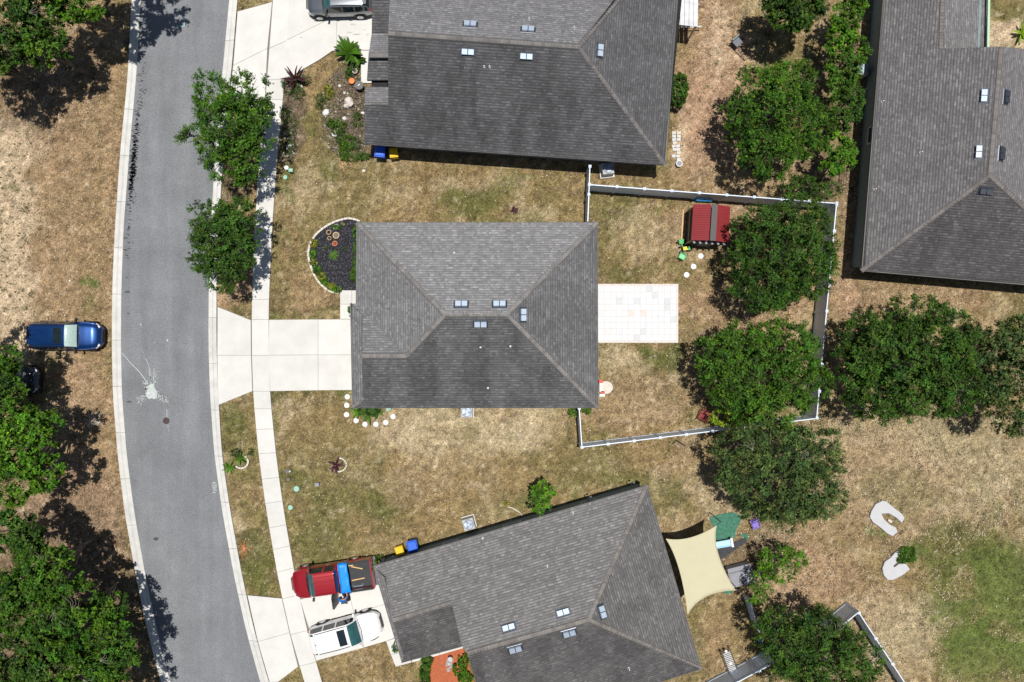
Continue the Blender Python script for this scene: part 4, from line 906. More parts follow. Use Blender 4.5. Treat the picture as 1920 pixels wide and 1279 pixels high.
pts = [Vector(q) for q in BED[:14]]
seglen = 7.6; acc = [pts[0]]
for i in range(len(pts) - 1):
    n_ = max(1, int((pts[i + 1] - pts[i]).length / 1.0))
    for k in range(1, n_ + 1): acc.append(pts[i].lerp(pts[i + 1], k / n_))
sm = [sum((acc[max(0, min(len(acc) - 1, j + k))] for k in range(-5, 6)), Vector((0, 0))) / 11 for j in range(len(acc))]
i = 0; stone_i = 0
while i < len(sm) - 7:
    j = i; L_ = 0
    while j < len(sm) - 1 and L_ < seglen: L_ += (sm[j + 1] - sm[j]).length; j += 1
    a, b_ = W(*sm[i]), W(*sm[j]); c = (a + b_) / 2 - eg.location; d = b_ - a
    m_ = MB(); w_ = .135; L2 = d.length / 2 - .008
    rz = math.atan2(d.y, d.x) + random.uniform(-.05, .05); P_ = [(-L2, -w_ / 2), (L2, -w_ / 2), (L2, w_ / 2), (-L2, w_ / 2)]
    P_ = [(c.x + x * math.cos(rz) - y * math.sin(rz), c.y + x * math.sin(rz) + y * math.cos(rz)) for x, y in P_]
    m_.prism(P_, -.03, .14 + random.uniform(-.01, .01), bev=.012); m_.build('edging_block', M['stone'], eg); i = j
hd = [(671, 435, 7, 16, .9), (671, 462, 7, 16, .9), (671, 490, 7, 14, .9), (670, 512, 8, 12, .9)]
shrub('clipped green hedge along the front wall of the centre house', hd, .9, 6500, .05, 'mid', 81, name='hedge', cat='hedge', cl=.12)
shrub('rounded blue green shrub at the lower end of the hedge', [(667, 518, 9, 13)], .7, 1500, .05, 'mid', 82, cl=.12)
blade_plant('spiky green cycad in the middle of the black mulch bed', 626, 479, 26, .42, .05, .35, 'bright', 83, name='cycad', up=(.2, .8))
fl = [(588, 456, 6, 7), (587, 477, 6, 7), (588, 492, 5, 4), (594, 507, 7, 6), (602, 519, 7, 6), (609, 529, 7, 6), (619, 537, 8, 6), (632, 543, 8, 5)]
ORD_ = ['first', 'second', 'third', 'fourth', 'fifth', 'sixth', 'seventh', 'last']
for k, q in enumerate(fl):
    shrub(ORD_[k] + ' yellow green border plant from the top inside the cream edging', [q], .35, 420, .05, 'yel' if k % 2 == 0 else 'bright', 90 + k, name='border_plant', cat='plant', group='border plants inside the edging', cl=.12)
def pot(label, px, py, r, h, m, soil='mulch_black', rim=None, name='plant_pot', group=None):
    root = thing(name, label, 'pot', W(px, py, 0) + Vector((0, 0, 0)), 0, group)
    b_ = MB(); b_.lathe((0, 0, 0), [(r * .7, 0), (r * .95, h * .95), (r, h), (r * .8, h), (r * .78, h * .85), (.01, h * .85)], 20); b_.build('pot_body', M[m], root, smooth=False)
    b_ = MB(); b_.lathe((0, 0, 0), [(r * .78, h * .80), (r * .76, h * .9), (.01, h * .92)], 14); b_.build('soil', M[soil], root); return root
pot('brown pot with dry plant, left of the mulch bed pots', 618, 437, .16, .25, 'wood')
pot('largest tan pot near the top of the mulch bed', 632, 443, .22, .3, 'wood', 'shed_grey')
pot('small tan pot below the other mulch bed pots', 619, 448, .13, .2, 'wood')
pot('pink terracotta pot in the black mulch bed', 629.5, 458, .17, .25, 'terracotta', 'rust_red')
pot('grey bowl with green leaves at the top of the mulch bed', 631, 427, .21, .15, 'cover_grey', 'mulch_black')
shrub('green leaves growing in the grey bowl', [(630, 427, 6, 3)], .35, 200, .06, 'bright', 99, name='bowl_plant', cat='plant', cl=.1)
blade_plant('yellow star shaped plant just inside the top of the edging', 642, 420, 7, .2, .07, .2, 'yel', 100, up=(.1, .3))
shrub('pale grey succulent in the black mulch', [(612, 464, 4, 4)], .2, 120, .04, 'grey', 101, name='succulent', cat='plant', cl=.08)
shrub('tiny pale flower clump near the hedge', [(645, 468, 4, 4)], .2, 120, .04, 'grey', 102, name='flower_clump', cat='plant', cl=.08)
shrub('small shrub poking from under the garage eave beside the front walk', [(657, 584, 4, 9)], .6, 250, .05, 'mid', 103, cl=.1)
# round stepping stones
def disc(px, py, r, label, name='stepping_stone', group=None, m='white_stone', h=.07, cat='stone'):
    b_ = MB(); b_.lathe((0, 0, 0), [(r, -.03), (r, h * .7), (r * .93, h), (.01, h + .004)], 18, wob=.02); o = b_.build(name, M[m]); o.location = W(px, py, 0); return tag(o, label, cat, group)
ORD = ['first', 'second', 'third', 'fourth', 'fifth', 'sixth', 'seventh', 'last']
for k, q in enumerate(((651.5, 744.5), (650.5, 760.5), (650, 778), (668, 789), (684.5, 796), (705, 796), (723.5, 792.5), (737, 781.5))):
    disc(*q, .18, ORD[k] + ' round white stone from the driveway in the arc round the corner planting', group='stones round the corner planting')
for q, lb in (((1313.5, 481), 'round white stepping stone nearest the red roofed shed'), ((1300, 500.5), 'middle one of the three stepping stones below the toy tractor'), ((1287, 516), 'stepping stone nearest the patio, below the toy tractor')):
    disc(*q, .19, lb, group='stepping stones to the shed')
for k, (x, y, L_) in enumerate(((672, 772, .7), (690, 776, .8), (706, 772, .6))):
    blade_plant(['dark strappy plant at the left of the corner planting', 'tall dark strappy plant in the middle of the corner planting', 'dark strappy plant at the right of the corner planting'][k], x, y, 12, L_, .12, .6, 'mid' if k else 'bright', 110 + k)
shrub('dark low shrub tight under the lower left eave', [(700, 772, 14, 8), (680, 770, 10, 6)], .4, 700, .05, 'dark', 113, cl=.12)
b_ = MB(); b_.box((0, 0, .14), (.3, .2, .25), .5); b_.box((.05, .03, .3), (.2, .12, .08), .5, taper=.6); o = b_.build('hose_reel', M['utility_green']); o.location = W(730, 767); tag(o, 'green hose reel under the eave beside the corner planting', 'hose reel')
shrub('bright green shrub beside the lower yard fence end', [(1077, 773, 10, 9), (1098, 771, 8, 5)], .6, 700, .06, 'bright', 114, cl=.14)

# rocks
def rock(px, py, r, label, m='foam_white', h=None, group=None, name='rock'):
    me = bmesh.new(); bmesh.ops.create_icosphere(me, subdivisions=2, radius=1); rr = random.Random(int(px * 7 + py)); h = h or r * .8
    for v in me.verts:
        k = 1 + rr.uniform(-.18, .18); v.co = Vector((v.co.x * r * k, v.co.y * r * k * .85, max(-.02, v.co.z * h * k + h * .3)))
    d_ = bpy.data.meshes.new(name); me.to_mesh(d_); me.free(); d_.materials.append(M[m]); o = link(d_, name); o.location = W(px, py); o.rotation_euler.z = rr.uniform(0, 6); return tag(o, label, 'rock', group)
rock(656, 193, .34, 'large pale lumpy boulder in the middle of the top house bed', 'stone', .3)
rock(650, 200, .18, 'smaller lump touching the large pale boulder', 'stone', .2)
rock(612, 212, .24, 'square white rock at the left of the top house bed', 'white_stone', .14)
rock(627, 252, .2, 'white rock between the two green ground plants', 'white_stone', .14)
rock(663, 270, .16, 'white rock at the right of the lower ground plant', 'white_stone', .12)
rock(646, 223, .14, 'small white rock with black top above the green plant', 'white_stone', .14)
rock(680, 213, .14, 'white rock against the top house wall', 'white_stone', .12)
rock(544, 274, .13, 'white stone among the weeds by the pavement', 'white_stone', .1)
rock(539, 280, .08, 'smaller white stone among the weeds by the pavement', 'white_stone', .08)
rock(565, 163, .13, 'mauve grey stone below the burgundy plant', 'stone', .12)
rock(646, 175, .1, 'pinkish stone above the large pale boulder', 'stone', .08)
rock(682, 321, .12, 'pale flat stone in the lawn near the blue bin', 'stone', .05)
rock(637, 162, .12, 'grey stone left of the orange pot', 'stone', .1)
rock(131, 527, .07, 'small white scrap lying in the dry lawn across the road', 'white_stone', .04, name='litter_scrap')
# pots top house
pot('white rimmed round pot below the banana plant', 667, 136.5, .17, .3, 'stone', 'bark')
pot('bright orange round pot in the top house bed', 661, 155, .19, .3, 'orange', 'terracotta')
b_ = MB(); b_.lathe((0, 0, 0), [(.2, 0), (.27, .3), (.29, .5), (.27, .52), (.01, .53)], 20); o = b_.build('pot_stand', M['shed_grey']); o.location = W(676, 165); tag(o, 'grey round drum with flat lid beside the orange pot', 'drum')
b_ = MB(); b_.box((0, 0, .01), (.18, .05, .02), .7); o = b_.build('lid_handle', M['white'], o); o.location = (0, 0, .53)
pot('white rimmed round planter on the ground off the top house corner', 1272, 309, .21, .3, 'white', 'cover_grey')
pot('pale round tub in the shade under the broad tree', 1408, 316, .2, .25, 'shed_grey', 'mulch_black')

M['mulch_chip2'] = mat('mixed_pebble', (.42, .40, .37), .85, var=.4, vs=3)
def bedlitter():
    rs = np.random.default_rng(5); n = 9000; px = rs.uniform(528, 692, n); py = rs.uniform(100, 305, n)
    A1 = [(600, 190), (615, 150), (640, 120), (676, 100), (677, 157), (690, 165), (684, 275), (690, 300), (640, 302), (612, 270), (603, 235)]; A2 = [(531, 150), (575, 130), (560, 175), (548, 200), (556, 280), (545, 310), (522, 305), (528, 220)]
    ok = inpoly(px, py, A1) | inpoly(px, py, A2); px, py = px[ok], py[ok]; m = len(px); P = np.stack([(px - 960) / S, (640 - py) / S, rs.uniform(0, .05, m)], 1)
    pal = np.array([(.10, .08, .06), (.20, .16, .12), (.05, .045, .04), (.33, .28, .24), (.26, .22, .22), (.09, .10, .05), (.07, .12, .03)]); c = pal[rs.choice(7, m, p=[.24, .2, .16, .13, .12, .08, .07])] * rs.uniform(.7, 1.3, m)[:, None]
    V, F = leaves(m, P, np.tile([0, 0, 1.], (m, 1)), .065, c, rs, jit=.6, asp=.4); o = npmesh('bed_litter', V, F, M['grass'], None, c); tag(o, 'dead leaves, bark and small weeds covering the top house beds', None, None, 'stuff')
bedlitter()
rr7 = random.Random(31); pb_ = MB()
for k in range(60):
    x, y = rr7.choice([(rr7.uniform(608, 686), rr7.uniform(160, 296)), (rr7.uniform(530, 552), rr7.uniform(230, 296))]); r = rr7.uniform(.03, .08); p = W(x, y); c = rr7.choice([.25, .4, .6]); pb_.lathe((p.x, p.y, -.01), [(r * .9, 0), (r, r * .4), (r * .6, r * .9), (.01, r)], 7, wob=.15, col=(c, c * .95, c * .88))
tag(pb_.build('pebbles', M['mulch_chip2'], fixn=True, colattr=False), 'small loose pebbles in the top house beds', None, None, 'stuff')
plain('oil_stain', (.47, .46, .43), .8, var=.1, vs=4)
sm_ = []
for q in ((645, 72, 9, 3), (668, 66, 7, 1.5), (690, 66, 2, 2), (662, 47, 5, 1.5), (655, 62, 5, 1.2), (565, 72, 3, 1), (684, 57, 2.5, 1)): sm_.append(blob_px(*q, 12, .35))
flatmark('oil_stain', sm_, .086, 'oil_stain', d3)
# ring planter on verge
rg = thing('stone_ring', 'broken ring of pale blocks round the spiky verge plant', 'edging', W(453, 866))
for k in range(9):
    t = -2.2 + k * .42; b_ = MB(); b_.box((.46 * math.cos(t), .42 * math.sin(t), .06), (.17, .1, .12), t + 1.57); b_.build('edging_block', M['stone'], rg)
rg2 = thing('stone_ring', 'faint half ring of mulch edging round the dark red lawn plant', 'edging', W(634, 872))
for k in range(9):
    t = -1.6 + k * .36; b_ = MB(); b_.box((.55 * math.cos(t), .45 * math.sin(t), .02), (.2, .08, .06), t + 1.57); b_.build('edging_block', M['stone'], rg2)

# ---------------------------------------------------------------- utilities
plain('casing', (.42, .44, .45), .5)
def acunit(label, px, py, rz=0, pad=.9, m='metal'):
    root = thing('condenser_unit', label, 'air conditioner', W(px, py, .5).xy.to_3d(), rz)
    b_ = MB(); b_.prism([(-pad / 2, -pad / 2), (pad / 2, -pad / 2), (pad / 2, pad / 2), (-pad / 2, pad / 2)], 0, .09, bev=.015); b_.build('pad', M['concrete'], root)
    b_ = MB(); b_.prism([(-.37, -.37), (.37, -.37), (.37, .37), (-.37, .37)], .09, .82, bev=.03); b_.build('casing', M['casing'], root)
    b_ = MB(); b_.lathe((0, 0, 0), [(.34, .81), (.34, .835), (.31, .835), (.29, .822), (.02, .822)], 24, ); b_.build('fan_ring', M['cover_grey'], root, fixn=True)
    f = MB()
    for k in range(3):
        t = k * 2.094 + .5; vs = [(.05 * math.cos(t), .05 * math.sin(t), .84), (.28 * math.cos(t - .35), .28 * math.sin(t - .35), .84), (.30 * math.cos(t + .35), .30 * math.sin(t + .35), .85), (.28 * math.cos(t + 1.1), .28 * math.sin(t + 1.1), .86), (.06 * math.cos(t + 1.1), .06 * math.sin(t + 1.1), .845)]
        f.add(vs, [(0, 1, 2, 3, 4)])
    f.lathe((0, 0, 0), [(.08, .82), (.08, .875), (.01, .88)], 12); f.build('fan', M['metal'], root)
    g_ = MB()
    for r in (.12, .2, .28): g_.lathe((0, 0, 0), [(r, .885), (r + .008, .885), (r + .008, .893), (r, .893)], 20, cap=False)
    g_.build('fan_guard', M['metal'], root)
acunit('square condenser unit on a white pad under the top house eave', 1139, 318, .12, .95)
acunit('square condenser unit on a pad below the centre house eave', 875.5, 772, 0, .85)
acunit('condenser unit on its pad beside the wall of the bottom house', 879, 982, .27, .85)
acunit('white square condenser unit beside the teal wall at the right', 1613.5, 132.5, -.06, .62)

def bin_(label, px, py, rz, col, s=1.0, tip=0):
    root = thing('wheelie_bin', label, 'bin', W(px, py, .5).xy.to_3d(), rz)
    b_ = MB(); b_.box((0, 0, .45 * s), (.44 * s, .48 * s, .9 * s), taper=1.22); b_.build('bin_body', M[col], root)
    b_ = MB(); b_.box((0, 0, .93 * s), (.60 * s, .66 * s, .05)); b_.box((0, 0, .97 * s), (.58 * s, .62 * s, .05), taper=.8); b_.build('lid', M[col], root)
    b_ = MB(); b_.tube([(-.25 * s, .37 * s, .9 * s), (.25 * s, .37 * s, .9 * s)], .025, seg=7); b_.build('handle', M['binblack'], root)
    for x in (-1, 1):
        b_ = MB(); b_.lathe((x * .25 * s, .27 * s, .11), [(.11, -.03), (.11, .03)], 14, axis='X'); b_.build('wheel', M['binblack'], root)
bin_('blue wheelie bin under the eave of the top house', 715, 288, -.1, 'blue_plastic', 1.1)
bin_('yellow wheelie bin under the eave of the top house', 739.5, 289.5, .12, 'yellow_plastic', .9)
bin_('blue wheelie bin beside the wall of the bottom house', 775, 1021, .2 + math.pi, 'blue_plastic', 1.1)
bin_('yellow wheelie bin beside the wall of the bottom house', 750.5, 1031, .3 + math.pi, 'yellow_plastic', .88)

def ubox(label, px, py, m, r, h, name='utility_box', rz=0, shape='round', cat='utility box'):
    b_ = MB()
    if shape == 'round': b_.lathe((0, 0, 0), [(r, 0), (r, h * .8), (r * .9, h), (.01, h + .01)], 18)
    else:
        b_.box((0, 0, h / 2), (r * 2, r * 1.5, h), taper=.92); b_.box((0, 0, h + .02), (r * 2.1, r * 1.6, .04))
    o = b_.build(name, M[m]); o.location = W(px, py); o.rotation_euler.z = rz; return tag(o, label, cat)
ubox('pale white capped utility pedestal beside the pavement near the top bed', 541, 318, 'white', .15, .5)
ubox('teal green utility pedestal touching the white capped one', 548, 322, 'utility_green', .13, .35, shape='sq')
ubox('flat green valve lid in the soil below the utility pedestals', 535, 333, 'utility_green', .14, .04)
ubox('green oval utility lid in the lawn below the dark red plant', 556, 917, 'utility_green', .19, .06)
ubox('green meter lid in the bare patch beside the pavement', 544.5, 952, 'utility_green', .16, .05)
ubox('small grey utility box with white top standing in the lawn', 596, 908, 'cover_grey', .14, .25, shape='sq', rz=.1)
ubox('upper dark flat valve cover beside the pavement', 540, 884, 'shed_grey', .15, .04, shape='sq')
ubox('lower dark flat valve cover beside the pavement', 541, 899, 'shed_grey', .11, .04, shape='sq')
ubox('small white post cap on the upper valve cover', 544.5, 884, 'white', .05, .12)

# ---------------------------------------------------------------- shed
sc_ = W(1333.5, 419, 2.2); sc_.z = 0; rs0 = math.radians(-3.5)
sd = thing('garden_shed', 'garden shed with red ribbed metal roof in the back yard', 'shed', sc_, rs0)
b_ = MB(); b_.box((0, -.05, .95), (2.15, 2.2, 1.9)); b_.build('wall', M['shed_wall'], sd)
rx, ry, ez, rz_ = 1.17, 1.14, 1.95, 2.5
for s in (-1, 1):
    for k in range(16):
        y0 = -ry + 2 * ry * k / 16; y1 = y0 + 2 * ry / 16 - .006
        x0, x1 = s * .15, s * rx
        z0, z1 = rz_, ez + .15
        mb_ = MB(); prof = [(y0, 0), (y0 + .02, .016), (y0 + .05, .016), (y0 + .07, 0), (y1, 0)]
        vs = [(x0, y, z0 + h_) for y, h_ in prof] + [(x1, y, z1 + h_) for y, h_ in prof] + [(x0, y0, z0 - .03), (x0, y1, z0 - .03), (x1, y0, z1 - .03), (x1, y1, z1 - .03)]
        mb_.add(vs, [(i_, i_ + 1, 6 + i_, 5 + i_) for i_ in range(4)] + [(10, 11, 13, 12), (0, 5, 12, 10), (4, 11, 13, 9), (0, 1, 2, 3, 4, 11, 10), (5, 6, 7, 8, 9, 13, 12)])
        mb_.build('roof_panel', M['red_metal'], sd)
plain('shed_strip', (.09, .08, .078), .6)
b_ = MB(); b_.box((.08, 0, rz_ + .02), (.36, 2 * ry + .02, .05)); b_.build('ridge_strip', M['shed_strip'], sd)
for k in range(6):
    b_ = MB(); b_.box((-.95 + k * .38, -ry - .04, 1.9), (.12, .24, .05), .5); b_.build('rafter_end', M['cover_grey'], sd)
b_ = MB(); b_.box((-1.10, -.05, 1.0), (.05, 2.1, .08)); b_.box((-1.1, -1.12, .95), (.06, .06, 1.8)); b_.box((-1.1, 1.02, .95), (.06, .06, 1.8)); b_.build('corner_trim', M['wood'], sd)
b_ = MB(); b_.box((.0, -1.17, .9), (.9, .04, 1.7)); b_.build('door', M['shed_grey'], sd)
b_ = MB(); b_.box((-1.34, .0, .02), (.08, 2.3, .05)); b_.build('base_board', M['wood'], sd)
# kiddie pool
kp = thing('paddling_pool', 'folded bright blue paddling pool between the shed and the fence', 'pool', W(1318, 376.5), math.radians(-4))
b_ = MB(); b_.prism([(-.52, -.12), (.5, -.1), (.55, .02), (.45, .12), (-.45, .13), (-.56, .02)], .05, .5, bev=.06); b_.build('pool_shell', M['pool_blue'], kp)
b_ = MB(); b_.tube([(-.5, 0, .52), (0, .03, .56), (.48, 0, .52)], .07, .05, 8); b_.build('pool_rim', M['slide'], kp)
# toy tractor
tt = thing('toy_tractor', 'green and yellow toy tractor with trailer beside the shed', 'toy', W(1282, 468), math.radians(10))
def part(root, name, m, *boxes, rz=0, **k):
    b_ = MB()
    for c, d in boxes: b_.box(c, d, rz)
    return b_.build(name, M[m], root, **k)
part(tt, 'bonnet', 'toy_green', ((.1, .0, .28), (.45, .26, .2)))
part(tt, 'seat', 'toy_yellow', ((-.0, 0, .42), (.28, .22, .12)))
part(tt, 'loader', 'toy_green', ((-.12, .5, .2), (.32, .3, .2)), ((-.12, .3, .2), (.06, .3, .06)))
part(tt, 'drawbar', 'binblack', ((-.1, -.28, .12), (.06, .35, .05)))
for x, y in ((-.22, .16), (.3, .16), (-.22, -.16), (.3, -.16), (-.32, .5), (.1, .5)):
    b_ = MB(); b_.lathe((x, y, .13), [(.13, -.04), (.13, .04), (.05, .06)], 14, axis='Y'); b_.build('wheel', M['binblack'], tt)
tl = thing('toy_trailer', 'square pale green toy trailer behind the toy tractor', 'toy', W(1278, 482), math.radians(-28))
part(tl, 'tub', 'toy_green', ((0, .18, .2), (.44, .05, .2)), ((0, -.18, .2), (.44, .05, .2)), ((.2, 0, .2), (.05, .32, .2)), ((-.2, 0, .2), (.05, .32, .2)))
part(tl, 'tub_floor', 'toy_pale', ((0, 0, .14), (.36, .32, .04)))
for s in (-1, 1):
    b_ = MB(); b_.lathe((0, s * .24, .1), [(.1, -.03), (.1, .03)], 12, axis='Y'); b_.build('wheel', M['binblack'], tl)
# red and white toy slide by patio wall
ts = thing('toy_slide', 'small white and red play set by the right wall of the centre house', 'toy', W(1127, 730), 0)
part(ts, 'slide', 'white', ((-.03, .15, .3), (.22, .62, .08)))
part(ts, 'end_panel', 'red_toy', ((-.05, .52, .35), (.26, .2, .25)))
part(ts, 'seat', 'red_toy', ((.08, -.18, .28), (.26, .14, .12)))
part(ts, 'base', 'white', ((.05, -.4, .1), (.35, .16, .16)), ((-.02, .1, .12), (.1, .7, .2)))
disc(1137, 727, .42, 'scattered pale gravel patch beside the small play set', 'gravel_patch', None, 'stone', .03, 'gravel')
# rusty chair
ch = thing('garden_chair', 'rusty red mesh garden chair on its side by the lower fence', 'chair', W(1318, 779), math.radians(-30))
b_ = MB(); b_.tube([(-.3, -.33, .42), (.3, -.33, .42), (.34, .2, .45), (.2, .36, .5), (-.2, .36, .5), (-.34, .2, .45), (-.3, -.33, .42)], .035, seg=6); b_.build('frame', M['rust_red'], ch)
b_ = MB(); b_.prism([(-.26, -.29), (.26, -.29), (.28, .2), (.16, .3), (-.16, .3), (-.28, .2)], .40, .415); b_.build('seat', M['rust_red'], ch)
for x, y, dx, dy in ((-.3, -.33, -.05, -.2), (.3, -.33, .05, -.2), (-.3, .3, 0, 0), (.3, .3, 0, 0)):
    b_ = MB(); b_.tube([(x, y, .42), (x + dx, y + dy, 0)], .018, seg=6); b_.build('leg', M['darkmetal'], ch)
# bent pole by fence
b_ = MB(); b_.tube([(-.25, -.28, .03), (0, 0, .35), (.65, -.42, .03)], .035, .03, 7); o = b_.build('bent_pole', M['darkmetal']); o.location = W(1267, 825); tag(o, 'bent dark pole standing in the lawn below the sunlit fence', 'pole')
# dark seat with ladder (hunting style stand)
hs = thing('garden_swing_seat', 'dark green seat with two long brown rails lying on the sand', 'seat', W(1379, 86), math.radians(-48))
part(hs, 'seat', 'ventdark', ((-.05, 0, .5), (.5, .5, .08)))
part(hs, 'back', 'wall_teal', ((-.3, 0, .65), (.08, .55, .35)))
for s in (-1, 1):
    b_ = MB(); b_.tube([(.2, s * .22, .45), (1.15, s * .22, .04)], .03, seg=6); b_.build('rail', M['bark'], hs)
    b_ = MB(); b_.tube([(-.25, s * .28, .5), (-.45, s * .38, .05)], .03, seg=6); b_.build('leg', M['darkmetal'], hs)
b_ = MB(); b_.tube([(.75, -.22, .22), (.75, .22, .22)], .02, seg=6); b_.build('rung', M['bark'], hs)
b_ = MB(); b_.tube([(1.15, -.22, .04), (1.15, .22, .04)], .02, seg=6); b_.build('rung', M['bark'], hs)
# white patio roof at the top
pr = thing('patio_roof', 'weathered white flat patio roof off the top house right wall', 'patio roof', W(1290, 10, 2.3).xy.to_3d(), math.radians(-3.5))
P_ = [W(1268, -60, 2.3), W(1311, -60, 2.3), W(1309, 50, 2.3), W(1267, 46, 2.3)]; P_ = [pr.matrix_basis.inverted() @ q for q in P_]
for k in range(5):
    f0, f1 = k / 5, (k + 1) / 5 - .015; q = [P_[0].lerp(P_[1], f0), P_[0].lerp(P_[1], f1), P_[3].lerp(P_[2], f1), P_[3].lerp(P_[2], f0)]
    b_ = MB(); b_.prism([(v.x, v.y) for v in q], 2.2, 2.26 + .01 * (k % 2)); b_.build('roof_panel', M['canopy_white'], pr)
for q in (P_[1], P_[2]):
    b_ = MB(); b_.box((q.x - .08, q.y + (.1 if q is P_[2] else -.1), 1.1), (.1, .1, 2.2)); b_.build('post', M['white'], pr)
b_ = MB(); b_.tube([W(1263, 51, .5), W(1300, 51, .5), W(1316, 50, .5)], .04, seg=6); tag(b_.build('white_rail', M['white']), 'short white rail under the edge of the white patio roof', 'rail')
# U-shaped white pads
def upad(label, pts, z=.16):
    b_ = MB(); P = ccw([W2(*q) for q in pts]); b_.prism(P, -.02, z, bev=.02); return tag(b_.build('foam_channel', M['foam_white']), label, 'bunker pad')
upad('upper pale U shaped slab in the field opening to the lower right', [(1653, 938.5), (1640, 945), (1632, 958), (1629, 969), (1635, 979), (1648, 988), (1662, 1000), (1672, 1005), (1681, 997), (1678, 989), (1666, 983), (1656, 974), (1651, 963), (1664, 962), (1678, 970), (1689, 980), (1694, 971), (1690, 964), (1672, 950), (1660, 940)])
upad('lower pale V shaped slab beside the green weed clump', [(1683, 1032), (1686, 1042), (1680, 1053), (1673, 1061), (1675, 1063), (1686, 1055), (1697, 1057), (1704, 1067), (1690, 1078), (1672, 1087), (1663, 1087), (1655, 1078), (1652.5, 1065), (1657, 1053), (1668, 1045), (1676, 1036)])
shrub('bright green weed clump growing out of the lower pale slab', [(1701, 1040, 17, 14), (1690, 1050, 8, 7)], .3, 2400, .05, 'mid', 120, name='weed_clump', cat='weeds', cl=.14)
b_ = MB(); b_.box((0, 0, .04), (.28, .14, .08), -.6); o = b_.build('pale_brick', M['stone']); o.location = W(1668, 977); tag(o, 'single pale brick inside the upper U shaped slab', 'brick')

# shade sail
def sail():
    h = 2.6; A, B, Cc, D = W(1249, 1011, 2.7), W(1343.5, 986.5, h), W(1378, 1107, h - .1), W(1289.5, 1152, 2.6)
    mids = [W(1294, 1009, 2.6), W(1346, 1038, 2.5), W(1323.5, 1119, 2.5), W(1274, 1069, 2.6)]
    root = thing('shade_sail', 'cream four cornered shade sail stretched beside the bottom house', 'shade sail', A.xy.to_3d()); inv = -root.location
    def qb(p, m, q, t):
        c = m * 2 - (p + q) / 2; return p * (1 - t) ** 2 + c * 2 * t * (1 - t) + q * t * t
    n = 24; vs = []
    for j in range(n + 1):
        v = j / n
        for i in range(n + 1):
            u = i / n; top = qb(A, mids[0], B, u); bot = qb(D, mids[2], Cc, u); lf = qb(A, mids[3], D, v); rt = qb(B, mids[1], Cc, v)
            p = top * (1 - v) + bot * v + lf * (1 - u) + rt * u - (A * (1 - u) * (1 - v) + B * u * (1 - v) + D * (1 - u) * v + Cc * u * v)
            p = p + inv; p.z += .25 * math.sin(math.pi * u) * math.sin(math.pi * v) * (u - v); vs.append(p)
    b_ = MB(); b_.add(vs, [(j * (n + 1) + i, j * (n + 1) + i + 1, (j + 1) * (n + 1) + i + 1, (j + 1) * (n + 1) + i) for j in range(n) for i in range(n)])
    o = b_.build('sail_cloth', M['sail'], root, smooth=True); md = o.modifiers.new('thickness', 'SOLIDIFY'); md.thickness = .006
    e = MB()
    for a, m_, b2 in ((A, mids[0], B), (B, mids[1], Cc), (Cc, mids[2], D), (D, mids[3], A)): e.tube([qb(a, m_, b2, t / 14) + inv for t in range(15)], .022, seg=5)
    e.build('hem', M['sail'], root)
    for p, d in ((B, Vector((.25, .25, 0))), (Cc, Vector((.3, -.1, 0)))):
        q = MB(); b0 = (p + d + inv); q.tube([(b0.x, b0.y, 0), (b0.x, b0.y, 2.75)], .028, seg=10); q.build('pole', M['shed_grey'], root)
        q = MB(); q.tube([p + inv, b0], .012, seg=5); q.build('cord', M['darkmetal'], root)
sail()
def flat(label, pts, m, z=.03, name='play_mat', cat='mat'):
    b_ = MB(); b_.prism(ccw([W2(*q) for q in pts]), -.04, z); return tag(b_.build(name, M[m]), label, cat)
flat('green play mat under the tree behind the shade sail', [(1330, 972), (1338, 968), (1350, 965), (1364, 962), (1378, 962), (1388, 967), (1389, 978), (1383, 988), (1379, 998), (1378, 1008), (1368, 1014), (1355, 1018), (1345, 1019), (1340, 1005), (1338, 990)], 'mat_green')
flat('dark rubber mat behind the light blue slide', [(1342, 1030), (1398, 1008), (1401, 1016), (1352, 1050)], 'mat_dark', .035)
flat('small green mat corner beyond the dark rubber mat', [(1386, 1003), (1401, 1001), (1404, 1013), (1396, 1011)], 'mat_green', .025)
flat('green mat strip peeking from under the lower edge of the sail', [(1355, 1105), (1375, 1107), (1371, 1114), (1357, 1113)], 'mat_green', .03)
sld = thing('play_slide', 'light blue plastic slide beside the shade sail', 'slide', W(1357, 1019, .3).xy.to_3d(), math.radians(10))
part(sld, 'chute', 'slide', ((-.05, 0, .35), (.95, .34, .05)))
part(sld, 'side_rail', 'slide', ((-.05, .19, .42), (.95, .05, .16))); part(sld, 'side_rail', 'slide', ((-.05, -.19, .42), (.95, .05, .16)))
part(sld, 'ladder', 'white', ((.5, 0, .45), (.14, .6, .12)))
part(sld, 'leg', 'binblack', ((.42, .22, .2), (.06, .06, .4))); part(sld, 'leg', 'binblack', ((.42, -.22, .2), (.06, .06, .4)))
pcn = thing('child_chair', 'purple child chair frame under the tree edge', 'chair', W(1413, 980), .4)
b_ = MB(); b_.tube([(-.25, -.3, .4), (.25, -.3, .45), (.28, .3, .5), (-.22, .32, .45), (-.25, -.3, .4)], .035, seg=6); b_.build('frame', M['purple'], pcn)
part(pcn, 'seat', 'purple', ((.0, -.1, .3), (.36, .3, .05))); part(pcn, 'back', 'purple', ((0, .22, .45), (.36, .06, .3)))
for x, y in ((-.2, -.25), (.2, -.25), (.2, .25), (-.2, .25)): part(pcn, 'leg', 'purple', ((x, y, .2), (.04, .04, .4)))
rb = shrub('dusty pink flowering plant left of the purple chair', [(1398, 968, 10, 5)], .4, 300, .05, 'grey', 121, name='flowering_plant', cat='plant', cl=.12)
st_ = thing('covered_bench', 'grey cushioned outdoor sofa beside the corner of the shade sail', 'sofa', W(1388, 1077, .4).xy.to_3d(), math.radians(14))
